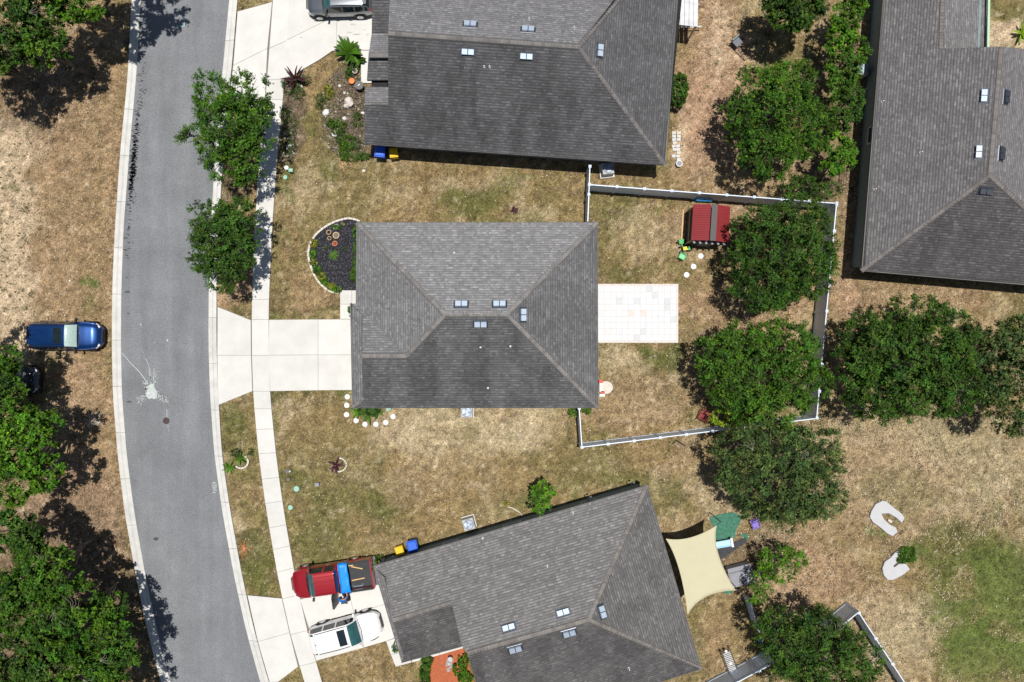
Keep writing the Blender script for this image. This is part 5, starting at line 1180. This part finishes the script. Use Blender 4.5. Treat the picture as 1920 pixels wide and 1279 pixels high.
part(st_, 'back', 'cover_grey', ((-.05, .52, .5), (1.55, .26, .6)))
part(st_, 'seat', 'cover_grey', ((.02, -.25, .25), (1.6, 1.0, .4)))
part(st_, 'cushion', 'cover_grey', ((-.36, -.25, .48), (.74, .92, .08))); part(st_, 'cushion', 'cover_grey', ((.42, -.25, .48), (.74, .92, .08)))
lg = thing('lattice_lounger', 'black and white slatted lounger by the bottom fence', 'lounger', W(1368, 1241, .4).xy.to_3d(), math.radians(-70))
part(lg, 'side_rail', 'darkmetal', ((0, .3, .4), (1.75, .05, .06))); part(lg, 'side_rail', 'darkmetal', ((0, -.3, .4), (1.75, .05, .06)))
for k in range(13): part(lg, 'slat', 'paver_grey', ((-.6 + k * .115, 0, .43), (.06, .48, .03)))
for x, y in ((-.8, .3), (-.8, -.3), (.8, .3), (.8, -.3)): part(lg, 'leg', 'darkmetal', ((x, y, .2), (.05, .05, .4)))
for x in (-.75, .1):
    b_ = MB(); b_.lathe((x, 0, .44), [(.09, 0), (.09, .06), (.02, .08)], 12); b_.build('cup', M['white'], lg)
flat('blue plastic scrap at the foot of the short fence piece', [(1421, 1196), (1430, 1198), (1428, 1206), (1420, 1204)], 'blue_plastic', .06, 'plastic_scrap', 'scrap')
# bottom front bed
flat_bed = [(810, 1229), (864, 1214), (868, 1214), (896, 1300), (803, 1300), (806, 1260)]
b_ = MB(); b_.prism(ccw([W2(*q) for q in flat_bed]), -.1, .04); tag(b_.build('mulch_bed', M['mulch_red']), kind='structure')
shrub('dark green shrub row between lawn and red mulch', [(800, 1240, 9, 10), (797, 1258, 8, 12), (796, 1276, 8, 10)], .8, 2400, .055, 'mid', 122, cl=.15)
shrub('green shrub beside the red mulch against the bottom house wall', [(868, 1240, 9, 9), (862, 1256, 12, 12), (872, 1272, 12, 12)], .8, 2800, .055, 'bright', 123, cl=.15)
shrub('small shrub showing under the left eave of the bottom house', [(742, 1214, 5, 10)], .6, 350, .05, 'mid', 124, cl=.1)
for k, (x, y, r, h) in enumerate(((845, 1231, .16, .5), (842, 1242, .2, .35), (846, 1248, .13, .3), (838, 1246, .1, .25), (841, 1255, .14, .3), (847, 1238, .12, .28))):
    root = thing('garden_statue', ['round white birdbath bowl at the top of the statue group', 'largest white garden statue in the red mulch', 'white statue right of the largest one', 'small white statue at the left of the group', 'lowest white statue in the red mulch bed', 'white statue between birdbath and largest statue'][k], 'statue', W(x, y))
    b_ = MB(); b_.lathe((0, 0, 0), [(r * .7, 0), (r * .4, h * .3), (r * .35, h * .7), (r, h * .95), (r, h), (r * .75, h * .94), (.01, h * .9)] if k == 0 else [(r * .8, 0), (r, h * .25), (r * .5, h * .6), (r * .6, h * .8), (r * .3, h), (.01, h)], 14, wob=.05); b_.build('figure', M['foam_white'], root)
    b_ = MB(); b_.lathe((0, 0, 0), [(r * .9, -.01), (r * .9, .03)], 12); b_.build('base', M['stone'], root)
# hose by bottom house, things by bins
b_ = MB(); b_.tube([W(952, 951, .03), W(960, 953, .03), (W(968, 957, .03)), W(975, 962, .03), W(979, 967, .03)], .025, seg=6); tag(b_.build('garden_hose', M['white']), 'pale hose curving from the bottom house wall onto the lawn', 'hose')
shrub('tiny orange yellow plant at the end of the pale hose', [(950, 943, 5, 4)], .25, 120, .05, 'yel', 125, name='small_plant', cat='plant', cl=.08)
b_ = MB(); b_.box((0, 0, .3), (.28, .2, .3), .3, taper=.7); o = b_.build('white_bag', M['foam_white']); o.location = W(718, 1051, .3).xy.to_3d(); tag(o, 'white bag by the corner of the bottom house beside the pickup', 'bag')
b_ = MB(); b_.lathe((0, 0, 0), [(.12, .25), (.12, .35), (.08, .35), (.08, .25)], 14); o = b_.build('hose_coil', M['white']); o.location = W(737, 1046.5, .3).xy.to_3d(); tag(o, 'small white coil beside the yellow bin of the bottom house', 'hose coil')
shrub('dark green plant between the pickup and the corner of the bottom house', [(700, 1058, 8, 10), (710, 1048, 10, 4)], .7, 650, .06, 'mid', 126, cl=.14)
for q, l_ in (((1102, 934), 'dark bracket lamp pair on the bottom house wall'), ((1182, 908), 'dark bracket at the far end of the bottom house wall')):
    b_ = MB(); p = W(*q, .8); b_.tube([(0, 0, 1.4), (-.08, .25, 1.5), (.12, .3, 1.4)], .03, seg=6); b_.box((.12, .3, 1.38), (.12, .1, .1)); o = b_.build('wall_bracket', M['darkmetal']); o.location = (p.x, p.y - .1, 0); tag(o, l_, 'bracket')
# orange dead plant on verge
deadc = MB()
rr = random.Random(3)
root = thing('dead_palm', 'dead rust brown palm seedling on the lower verge', 'dead plant', W(459, 1028))
for k in range(26):
    t = rr.uniform(0, 6.28); l = rr.uniform(.3, .7); d = Vector((math.cos(t), math.sin(t) * 1.3, 0)); b_ = MB(); b_.tube([(0, 0, .05), d * l * .5 + Vector((0, 0, .12)), d * l + Vector((0, 0, .02))], .014, .005, 4); b_.build('frond', M['terracotta'], root)
blade_plant('young palm at the right edge on the sandy patch', 1918, 62, 9, .75, .18, .9, 'lime', 130, name='young_palm', up=(.4, .9))
for k, (x, y) in enumerate(((178, 786), (650, 305))):
    root = thing('brush_pile', ['pile of pale dead branches on the dry lot across the road', 'scatter of reddish dead fronds in the lawn below the top bed'][k], 'dead branches', W(x, y))
    for i in range(22 if k else 30):
        a = rr.uniform(0, 3.14); l = rr.uniform(.15, .45); c = Vector((rr.uniform(-.5, .5), rr.uniform(-.35, .35), .04 + rr.uniform(0, .06))); d = Vector((math.cos(a), math.sin(a), rr.uniform(-.1, .1))) * l
        b_ = MB(); b_.tube([c - d, c + d], .014, .006, 4); b_.build('twig', M['stone' if k == 0 else 'wood'], root)
# paving pad right of top house (scattered pale pavers)
root = thing('paver_strip', 'broken strip of pale pavers by the lower right corner of the top house', 'pavers', W(1268, 270))
for j in range(9):
    for i in range(2):
        if rr.random() < .15: continue
        b_ = MB(); p = W(1264 + i * 8 - j * 0 + rr.uniform(-1, 1), 250 + j * 6.2) - root.location; b_.box((p.x, p.y, .02), (.25, .19, .06), rr.uniform(-.15, .15)); b_.build('paver', M[rr.choice(['paver_grey', 'stone', 'stone'])], root)

# ---------------------------------------------------------------- vehicles
def lerpt(T, s): return float(np.interp(s, [t[0] for t in T], [t[1] for t in T]))
def vehicle(label, px, py, rz, L, Wd, Ht, paint, kind='suv', glass='autoglass', name='parked_car', rack=False, sunroof=True, hidden=False, cat='car'):
    pm = M[paint]; root = thing(name, label, cat, W(px, py, .8).xy.to_3d(), rz); hw = Wd / 2
    zb = [(0, .52), (.012, .66), (.04, .80), (.10, .92), (.2, .99), (.27, 1.03), (.5, 1.06), (.86, 1.10), (.95, 1.08), (.985, .9), (1, .55)]
    ww = [(0, .46), (.01, .60), (.03, .74), (.06, .85), (.10, .92), (.17, .98), (.3, 1), (.78, 1), (.90, .965), (.955, .90), (.985, .80), (1, .70)]
    if kind == 'suv': g0, g1, g2, g3, send = .27, .405, .86, .955, 1.0
    else: g0, g1, g2, g3, send = .22, .325, .565, .60, .605
    sc_h = 1.16 if kind == 'pickup' else 1.0
    n = 56; rows = []; ss = []
    brk = sorted(set([send * i / n for i in range(n + 1)] + [g0, g1, g2, g3])); brk = [b for b in brk if b <= send + 1e-6]
    for s in brk:
        z_b = lerpt(zb, s) * sc_h; w = hw * lerpt(ww, s)
        if kind == 'pickup' and s > .5: w = hw; z_b = 1.06 * sc_h
        if s < g0 or s > g3: zt = z_b + .03; wr = w * .84; cr = .035
        else:
            t = 1.0
            if s < g1: t = math.sin((s - g0) / (g1 - g0) * math.pi / 2) ** .92
            elif s > g2: t = math.cos((s - g2) / (g3 - g2) * math.pi / 2) ** .8
            roof = Ht - .02 - .05 * abs((s - .55) / .35) ** 2 * (kind == 'suv'); zt = z_b + .03 + (roof - z_b - .03) * t; wr = w * (.84 - (.05 if kind == 'suv' else .08) * t); cr = .035
        x = L / 2 - s * L
        half = [(0, zt + cr), (wr * .35, zt + cr * .9), (wr * .7, zt + cr * .5), (wr * .93, zt - .01), (wr, zt - .045), (w * .955, z_b - .02), (w * .99, z_b - .10), (w, z_b - .28), (w * .985, .48), (w * .94, .30)]
        rows.append([(x, -p[0], p[1]) for p in half[::-1]] + [(x, p[0], p[1]) for p in half[1:]]); ss.append(s)
    nc = len(rows[0]); V_ = [v for r in rows for v in r]; tags = {}
    def put(t, f): tags.setdefault(t, []).append(f)
    # band index: 0.. nc-2 ; left side bands mirrored
    for i in range(len(rows) - 1):
        sm_ = (ss[i] + ss[i + 1]) / 2
        for j in range(nc - 1):
            f = (i * nc + j, i * nc + j + 1, (i + 1) * nc + j + 1, (i + 1) * nc + j); jj = min(j, nc - 2 - j)   # 0 sill .. 8 roof centre
            t = 'body'
            if jj == 4 and g0 + .055 < sm_ < g3 - .03:
                gaps = [.565, .745] if kind == 'suv' else [.44]
                if all(abs(sm_ - g_) > .010 for g_ in gaps):
                    seg = sum(sm_ > g_ for g_ in gaps); t = ('sw', 0 if j < nc / 2 else 1, seg)
            if jj >= 6 and g0 + .008 < sm_ < g1 - .006: t = 'windscreen'
            if jj >= 6 and g2 + .012 < sm_ < g3 - .004: t = 'rear_window'
            if sunroof and kind == 'suv' and jj >= 7 and .44 < sm_ < .545: t = 'sunroof'
            if jj <= 0: t = 'sill'
            put(t, f)
    put('sill', tuple(range(nc))); put('body' if kind == 'suv' else 'body', tuple((len(rows) - 1) * nc + k for k in range(nc))[::-1])
    bl = []
    for i in range(len(rows) - 1): bl.append((i * nc, (i + 1) * nc, (i + 1) * nc + nc - 1, i * nc + nc - 1))
    for f in bl: put('sill', f)
    for t, fs in tags.items():
        used = sorted({k for f in fs for k in f}); mp = {k: i for i, k in enumerate(used)}
        me = bpy.data.meshes.new('p'); me.from_pydata([V_[k] for k in used], [], [tuple(mp[k] for k in f) for f in fs])
        nm = t if isinstance(t, str) else 'side_window'; me.name = nm
        me.materials.append(pm if nm == 'body' else M['trim'] if nm == 'sill' else M[glass] if nm == 'windscreen' else M['glass'])
        bm = bmesh.new(); bm.from_mesh(me); bmesh.ops.recalc_face_normals(bm, faces=bm.faces); bm.to_mesh(me); bm.free()
        me.polygons.foreach_set('use_smooth', [True] * len(me.polygons))
        o = link(me, nm, root)
        if nm == 'body':
            md = o.modifiers.new('edges', 'EDGE_SPLIT'); md.split_angle = math.radians(38)
    wr_ = .36 if kind == 'suv' else .4
    for sx in (.30, -.29):
        for sy in (-1, 1):
            c = (sx * L + (.02 * L if sx > 0 else 0), sy * (hw - .10), wr_)
            b_ = MB(); b_.lathe(c, [(wr_ * .6, -.11), (wr_ * .92, -.12), (wr_, -.08), (wr_, .08), (wr_ * .92, .12), (wr_ * .6, .11)], 22, axis='Y'); wh = b_.build('wheel', M['tire'], root)
            b_ = MB(); b_.lathe((c[0], c[1] + sy * .115, c[2]), [(wr_ * .62, -.01), (wr_ * .6, .02), (wr_ * .2, .01), (.03, .02)] if sy > 0 else [(wr_ * .62, .01), (wr_ * .6, -.02), (wr_ * .2, -.01), (.03, -.02)], 18, axis='Y')
            b_.build('rim', M['rim'], wh)
            b_ = MB(); pts = [(c[0] + (wr_ + .06) * math.cos(a_), sy * (hw + .004), c[2] + (wr_ + .06) * math.sin(a_)) for a_ in [math.pi * q / 10 for q in range(11)]]; b_.tube(pts, .03, seg=5); b_.build('wheel_arch', M['trim'] if kind == 'suv' else pm, root)
    for sy in (-1, 1):
        x_m = L / 2 - (g0 + .045) * L
        b_ = MB(); b_.box((x_m, sy * (hw + .09), 1.06 * sc_h), (.13, .24, .15), sy * -.2, taper=.85); b_.build('mirror', M['trim'] if paint != 'paint_white' else pm, root)
        b_ = MB(); b_.box((L / 2 - .24, sy * hw * .70, .74 * sc_h), (.34, .16, .10), sy * -.75); b_.build('headlight', M['lamp'], root)
        for hx in ((.05, -.14) if kind == 'suv' else (.02,)):
            b_ = MB(); b_.box((hx * L, sy * (hw + .012), .90 * sc_h), (.2, .03, .035)); b_.build('door_handle', M['chrome'] if paint != 'paint_blue' else pm, root)
    b_ = MB(); b_.box((L / 2 - .02, 0, .55 * sc_h), (.06, hw * .8, .2)); b_.build('grille', M['trim'], root)
    b_ = MB(); b_.box((L / 2 - .02, 0, .36), (.08, hw * .95, .12)); b_.build('bumper', M['trim'] if kind == 'suv' else M['chrome'], root)
    b_ = MB(); b_.tube([(L / 2 - g0 * L - .02, -hw * .75, 1.07 * sc_h), (L / 2 - g0 * L + .05, 0, 1.09 * sc_h), (L / 2 - g0 * L - .02, hw * .75, 1.07 * sc_h)], .03, seg=5); b_.build('cowl', M['trim'], root)
    for w0 in (-.5, .1):
        b_ = MB(); b_.tube([(L / 2 - g0 * L - .02, w0 * hw, 1.09 * sc_h), (L / 2 - g0 * L - .18, (w0 + .6) * hw, 1.16 * sc_h)], .012, seg=4); b_.build('wiper', M['trim'], root)
    if kind == 'suv':
        for sy in (-1, 1):
            b_ = MB(); b_.box((-L / 2 + .20, sy * hw * .80, .90), (.20, .14, .2), sy * .5); b_.build('tail_light', M['tail'], root)
            b_ = MB(); b_.tube([(L / 2 - .42 * L, sy * hw * .70, Ht - .0), (L / 2 - .6 * L, sy * hw * .71, Ht + .035), (L / 2 - .85 * L, sy * hw * .69, Ht - .02)], .02, seg=6); b_.build('roof_rail', M['trim'], root)
        b_ = MB(); b_.box((-L / 2 + .03, 0, .45), (.1, hw * 1.5, .2)); b_.build('rear_bumper', M['trim'], root)
        b_ = MB(); b_.box((L / 2 - .865 * L, 0, Ht - .0), (.12, .05, .06), taper=.4); b_.build('antenna', M['trim'], root)
        b_ = MB(); b_.box((L / 2 - .90 * L, 0, Ht - .075), (.2, hw * 1.2, .03)); b_.build('spoiler', pm, root)
    return root
def paint(n, c, metal=.4, rough=.3): M[n] = mat(n, c, rough, metal, coat=1, spec=.5, var=.04, vs=2)
paint('paint_blue', (.003, .040, .17), .6); paint('paint_white', (.80, .80, .80), 0, .35); paint('paint_maroon', (.34, .012, .020), .3); paint('paint_grey', (.17, .18, .20), .6, .3); paint('paint_dark', (.02, .03, .045), .3)
vehicle('dark blue car parked on the dry lot across the road', 121, 630, math.radians(-.5), 4.72, 1.86, 1.62, 'paint_blue', glass='autoglass_pale')
vehicle('dark car half hidden under the trees below the blue car', 5, 711, math.radians(-2), 4.6, 1.84, 1.5, 'paint_dark', sunroof=False)
vehicle('silver grey car cut by the top edge in the top driveway', 636, 2, math.radians(181.5), 4.35, 1.82, 1.55, 'paint_grey', sunroof=False)
vehicle('white car parked in the bottom house driveway', 647, 1187, math.radians(15.3), 4.75, 1.86, 1.70, 'paint_white')
# pickup
TL = 5.35; TW = 1.95
tk = vehicle('maroon pickup truck with blue cover across its bed', 623, 1085, math.radians(180 + 8.5), TL, TW, 1.82, 'paint_maroon', 'pickup', name='pickup_truck', cat='pickup truck')
hx = TL / 2 - .605 * TL; xr = -TL / 2; hwT = TW / 2
part(tk, 'bed_floor', 'bedliner', (((hx + xr) / 2, 0, .72), (hx - xr - .04, TW - .3, .06)))
for s in (-1, 1):
    part(tk, 'bed_side', 'paint_maroon', (((hx + xr) / 2 - .01, s * (hwT - .07), .86), (hx - xr - .01, .13, .72)))
    part(tk, 'bed_rail', 'trim', (((hx + xr) / 2, s * (hwT - .07), 1.235), (hx - xr - .1, .14, .02)))
    part(tk, 'tail_light', 'tail', ((xr - .005, s * (hwT - .09), .95), (.06, .14, .34)))
part(tk, 'tailgate', 'paint_maroon', ((xr + .03, 0, .88), (.08, TW - .3, .66)))
part(tk, 'bumper', 'chrome', ((xr - .12, 0, .48), (.16, TW - .1, .18)))
# lean boxes on the cab roof ribs
for k in range(4): part(tk, 'roof_rib', 'paint_maroon', ((TL / 2 - .45 * TL, -.45 + k * .3, 1.86), (.24 * TL, .03, .018)))
door = part(tk, 'open_door', 'trim', ((.02, (hwT + .42), .95), (.1, .85, .95))); part(door, 'door_glass', 'glass', ((.02, (hwT + .42), 1.5), (.04, .72, .2)))
bc = thing('bed_cover', 'bright blue plastic sheet folded across the front of the pickup bed', 'tarp', tk.location + Vector((0, 0, 0)), tk.rotation_euler.z)
b_ = MB(); nn_ = 12; vs = []
rr = random.Random(9)
for j in range(nn_ + 1):
    for i in range(5):
        x = hx - .02 - .60 * i / 4 + rr.uniform(-.012, .012); y = -1.02 + 2.04 * j / nn_; vs.append((x, y, 1.33 + .03 * math.sin(j * 1.3 + i) - (.14 if j in (0, nn_) else 0)))
b_.add(vs, [(j * 5 + i, j * 5 + i + 1, j * 5 + 6 + i, j * 5 + 5 + i) for j in range(nn_) for i in range(4)]); o = b_.build('sheet', M['truck_blue'], bc, smooth=True); md = o.modifiers.new('t', 'SOLIDIFY'); md.thickness = .05
for k, (x, y, a, l) in enumerate(((hx - 1.12, -.45, -.35, .75), (hx - 1.1, .30, .05, .85), (hx - .75, -.65, .0, .3))):
    b_ = MB(); b_.box((0, 0, 0), (l, .07, .05)); o = b_.build('timber', M['wood']); p = Matrix.Rotation(tk.rotation_euler.z, 3, 'Z') @ Vector((x, y, .80)); o.location = tk.location + p; o.rotation_euler.z = tk.rotation_euler.z + a
    tag(o, ['slanting yellow timber in the pickup bed', 'straight yellow timber in the pickup bed nearest the white car', 'short timber offcut against the blue sheet in the pickup bed'][k], 'timber')
b_ = MB(); b_.tube([(-.35, -.06, 0), (-.3, .06, 0), (.25, .06, 0), (.3, -.06, 0)], .03, seg=6); o = b_.build('grey_bar', M['metal']); o.location = tk.location + Matrix.Rotation(tk.rotation_euler.z, 3, 'Z') @ Vector((hx - 1.0, .68, .79)); o.rotation_euler.z = tk.rotation_euler.z; tag(o, 'bent grey metal bar lying in the pickup bed', 'bar')

# person leaning into the truck's open rear door
def person():
    base = tk.location + Matrix.Rotation(tk.rotation_euler.z, 3, 'Z') @ Vector((-.62, hwT + .42, 0)); base.z = 0.075
    root = thing('person', 'person in blue shirt and dark trousers leaning into the pickup behind its open door', 'person', base, tk.rotation_euler.z)
    def skinmesh(name, vs, es, rad, m, lv=2):
        bm = bmesh.new(); lay = bm.verts.layers.skin.verify(); V__ = [bm.verts.new(v) for v in vs]; 
        for e in es: bm.edges.new((V__[e[0]], V__[e[1]]))
        for i, v in enumerate(V__): r = rad[i]; v[lay].radius = r if isinstance(r, tuple) else (r, r); v[lay].use_root = (i == 0)
        me = bpy.data.meshes.new(name); bm.to_mesh(me); bm.free(); me.materials.append(M[m]); o = link(me, name, root)
        o.modifiers.new('skin', 'SKIN'); md2 = o.modifiers.new('sub', 'SUBSURF'); md2.levels = lv; md2.render_levels = lv; return o
    # local: -y toward the truck, person leans toward -y
    skinmesh('body', [(0, .12, .95), (0, .02, 1.15), (0, -.12, 1.36), (0, -.20, 1.46), (0, -.30, 1.55), (0, -.36, 1.62),
      (.19, -.14, 1.38), (.27, -.34, 1.24), (.20, -.58, 1.22), (-.19, -.14, 1.38), (-.30, -.30, 1.20), (-.24, -.55, 1.16),
      (.10, .12, .90), (.12, .06, .50), (.12, .16, .09), (.13, .02, .04), (-.10, .14, .90), (-.13, .22, .50), (-.13, .34, .09), (-.14, .2, .04)],
      [(0, 1), (1, 2), (2, 3), (3, 4), (4, 5), (2, 6), (6, 7), (7, 8), (2, 9), (9, 10), (10, 11), (0, 12), (12, 13), (13, 14), (14, 15), (0, 16), (16, 17), (17, 18), (18, 19)],
      [(.16, .12), (.15, .11), (.17, .12), .06, .07, .09, .065, .048, .03, .065, .048, .03, .09, .06, .042, .04, .09, .06, .042, .04], 'skin')
    skinmesh('shirt', [(0, .12, .93), (0, .02, 1.15), (0, -.12, 1.36), (0, -.17, 1.42), (.19, -.14, 1.39), (.25, -.28, 1.28), (-.19, -.14, 1.39), (-.27, -.25, 1.26)],
      [(0, 1), (1, 2), (2, 3), (2, 4), (4, 5), (2, 6), (6, 7)], [(.19, .145), (.18, .14), (.20, .15), (.10, .09), .085, .07, .085, .07], 'shirt_blue')
    skinmesh('trousers', [(0, .13, .93), (.10, .12, .88), (.12, .06, .50), (.12, .16, .12), (-.10, .14, .88), (-.13, .22, .50), (-.13, .34, .12)], [(0, 1), (1, 2), (2, 3), (0, 4), (4, 5), (5, 6)], [(.18, .14), .11, .08, .065, .11, .08, .065], 'trousers')
    b_ = MB(); b_.lathe((0, -.36, 1.66), [(.085, -.02), (.10, .04), (.085, .10), (.04, .13), (.01, .135)], 16); b_.build('hair', M['hair'], root, smooth=True)
    for sx, hx_, hy, hz in ((1, .20, -.58, 1.22), (-1, -.24, -.55, 1.16)):
        h_ = MB(); h_.tube([(hx_, hy, hz), (hx_ + .0, hy - .05, hz - .005), (hx_, hy - .10, hz - .01)], .032, .034, 8)
        for k in range(4): h_.tube([(hx_ - .028 + k * .019, hy - .09, hz - .01), (hx_ - .030 + k * .020, hy - .135 - (.008 if k in (1, 2) else 0), hz - .02), (hx_ - .03 + k * .02, hy - .165 - (.012 if k in (1, 2) else 0), hz - .05)], .0095, .007, 6)
        h_.tube([(hx_ - sx * .03, hy - .03, hz), (hx_ - sx * .06, hy - .07, hz - .01), (hx_ - sx * .062, hy - .10, hz - .025)], .011, .008, 6); h_.build('hand', M['skin'], root, smooth=True)
    b_ = MB(); 
    for x, y in ((.125, .08), (-.135, .27)): b_.box((x, y - .03, .04), (.1, .28, .08), taper=.8)
    b_.build('shoes', M['binblack'], root)
person()

# ---------------------------------------------------------------- grass tufts (real blades) over all lawns
def grass():
    n = 145000; px = rng.uniform(-60, 1980, n); py = rng.uniform(-60, 1340, n)
    ok = np.ones(n, bool)
    rp = [W2(*q) for q in []]
    ys = np.arange(-100, 1400, 30.)
    kl1 = np.interp(py, ys, [itp(KL, y, 1) for y in ys]); kr2 = np.interp(py, ys, [itp(KR, y, 2) for y in ys]); s1 = np.interp(py, ys, [itp(SWK, y, 1) for y in ys]); s2 = np.interp(py, ys, [itp(SWK, y, 2) for y in ys])
    ok &= ~((px > kl1 - 1.5) & (px < kr2 + 1.5)) & ~((px > s1 - 1) & (px < s2 + 1))
    for pl in (DR1, FW, DR2, DR3, PW, PT, BED, flat_bed, *HOUSES): ok &= ~inpoly(px, py, pl)
    col0 = gcol(px, py)
    # bare sand keeps few blades
    br = col0.sum(1); keep = rng.random(n) < np.clip(1.25 - br * 1.1, .12, 1); ok &= keep
    px, py, c = px[ok], py[ok], col0[ok]; m = len(px)
    x = (px - 960) / S; y = (640 - py) / S; P = []; Fs = []; K = 3
    az = rng.uniform(0, 6.283, (m, K)); l = rng.uniform(.05, .15, (m, K)); up = rng.uniform(.02, .07, (m, K)); w = rng.uniform(.008, .024, (m, K))
    bx = x[:, None] + rng.normal(size=(m, K)) * .02; by = y[:, None] + rng.normal(size=(m, K)) * .02; dx, dy = np.cos(az), np.sin(az)
    z0 = -.06 + np.zeros((m, K))
    v0 = np.stack([bx - dy * w, by + dx * w, z0], -1); v1 = np.stack([bx + dy * w, by - dx * w, z0], -1); v2 = np.stack([bx + dx * l, by + dy * l, up], -1)
    V = np.stack([v0, v1, v2], 2).reshape(-1, 3); F = np.arange(len(V)).reshape(-1, 3)
    t = rng.choice([.4, .75, 1, 1.3, 1.95], (m, K), p=[.2, .25, .25, .18, .12]); cc = c[:, None, :] * t[:, :, None]
    gr = (rng.random((m, K)) < .10)[:, :, None]; cc = np.where(gr, cc * np.array([.55, .85, .45]), cc)
    o = npmesh('dry_grass', V, F, M['grass'], None, np.clip(cc.reshape(-1, 3), .01, .8)); tag(o, 'short dry grass over all the lawns', None, None, 'stuff')
grass()
def flakes():
    rs = np.random.default_rng(77); n = 150000; px = rs.uniform(-40, 1960, n); py = rs.uniform(-40, 1320, n)
    dens = .10 + .20 * np.clip((px - 1100) / 500, 0, 1) + .35 * ((px > 1400) & (py > 780)) + .10 * (px < 240)
    dens = dens * np.clip((fbm(px, py, 40, 71) - .36) * 5, .1, 1.4); g_ = gcol(px, py); lush = (g_[:, 1] > g_[:, 0] * 1.02); dens = np.where(lush, dens * .03, dens)
    ok = rs.random(n) < dens; ys = np.arange(-100, 1400, 30.)
    kl1 = np.interp(py, ys, [itp(KL, y, 1) for y in ys]); kr2 = np.interp(py, ys, [itp(KR, y, 2) for y in ys]); s1 = np.interp(py, ys, [itp(SWK, y, 1) for y in ys]); s2 = np.interp(py, ys, [itp(SWK, y, 2) for y in ys])
    ok &= ~((px > kl1 - 1.5) & (px < kr2 + 1.5)) & ~((px > s1 - 1) & (px < s2 + 1))
    for pl in (DR1, FW, DR2, DR3, PW, PT, BED, flat_bed, *HOUSES): ok &= ~inpoly(px, py, pl)
    px, py = px[ok], py[ok]; m = len(px); P = np.stack([(px - 960) / S, (640 - py) / S, rs.uniform(.0, .035, m)], 1)
    dark = rs.random(m) < .24; c = np.where(dark[:, None], np.array([.085, .065, .045]), np.array([.50, .41, .29])) * rs.uniform(.7, 1.25, m)[:, None]
    V, F = leaves(m, P, np.tile([0, 0, 1.], (m, 1)), .058, c, rs, jit=.3, asp=.55); o = npmesh('straw_litter', V, F, M['grass'], None, c); tag(o, 'dry straw flakes and leaf litter scattered over the ground', None, None, 'stuff')
flakes()
# dark weed tufts on the pale sandy strip at the left edge and in the top yard
def weeds(label, n, x0, x1, y0, y1, seed):
    rs = np.random.default_rng(seed); Ps = []; 
    cx = rs.uniform(x0, x1, n); cy = rs.uniform(y0, y1, n); V = []; 
    for a, b in zip(cx, cy):
        p = W(a, b); r = rs.uniform(.03, .09); k = 16; q = rs.normal(size=(k, 3)) * np.array([r, r * .8, .02]) + np.array([p.x, p.y, .03]); V.append(q)
    P = np.concatenate(V); P[:, 2] = np.abs(P[:, 2]); c = np.array([.14, .14, .06])[None] * rs.uniform(.5, 1.4, len(P))[:, None]
    Vv, Ff = leaves(len(P), P, np.tile([0, 0, 1.], (len(P), 1)), .035, c, rs); o = npmesh('weed_tufts', Vv, Ff, M['leaf'], None, c); tag(o, label, None, None, 'stuff')
weeds('small dark weed tufts on the pale sand at the left edge', 110, -10, 62, 240, 640, 1)
weeds('small dark weed tufts on the sandy top yard', 34, 1318, 1400, 30, 250, 2)
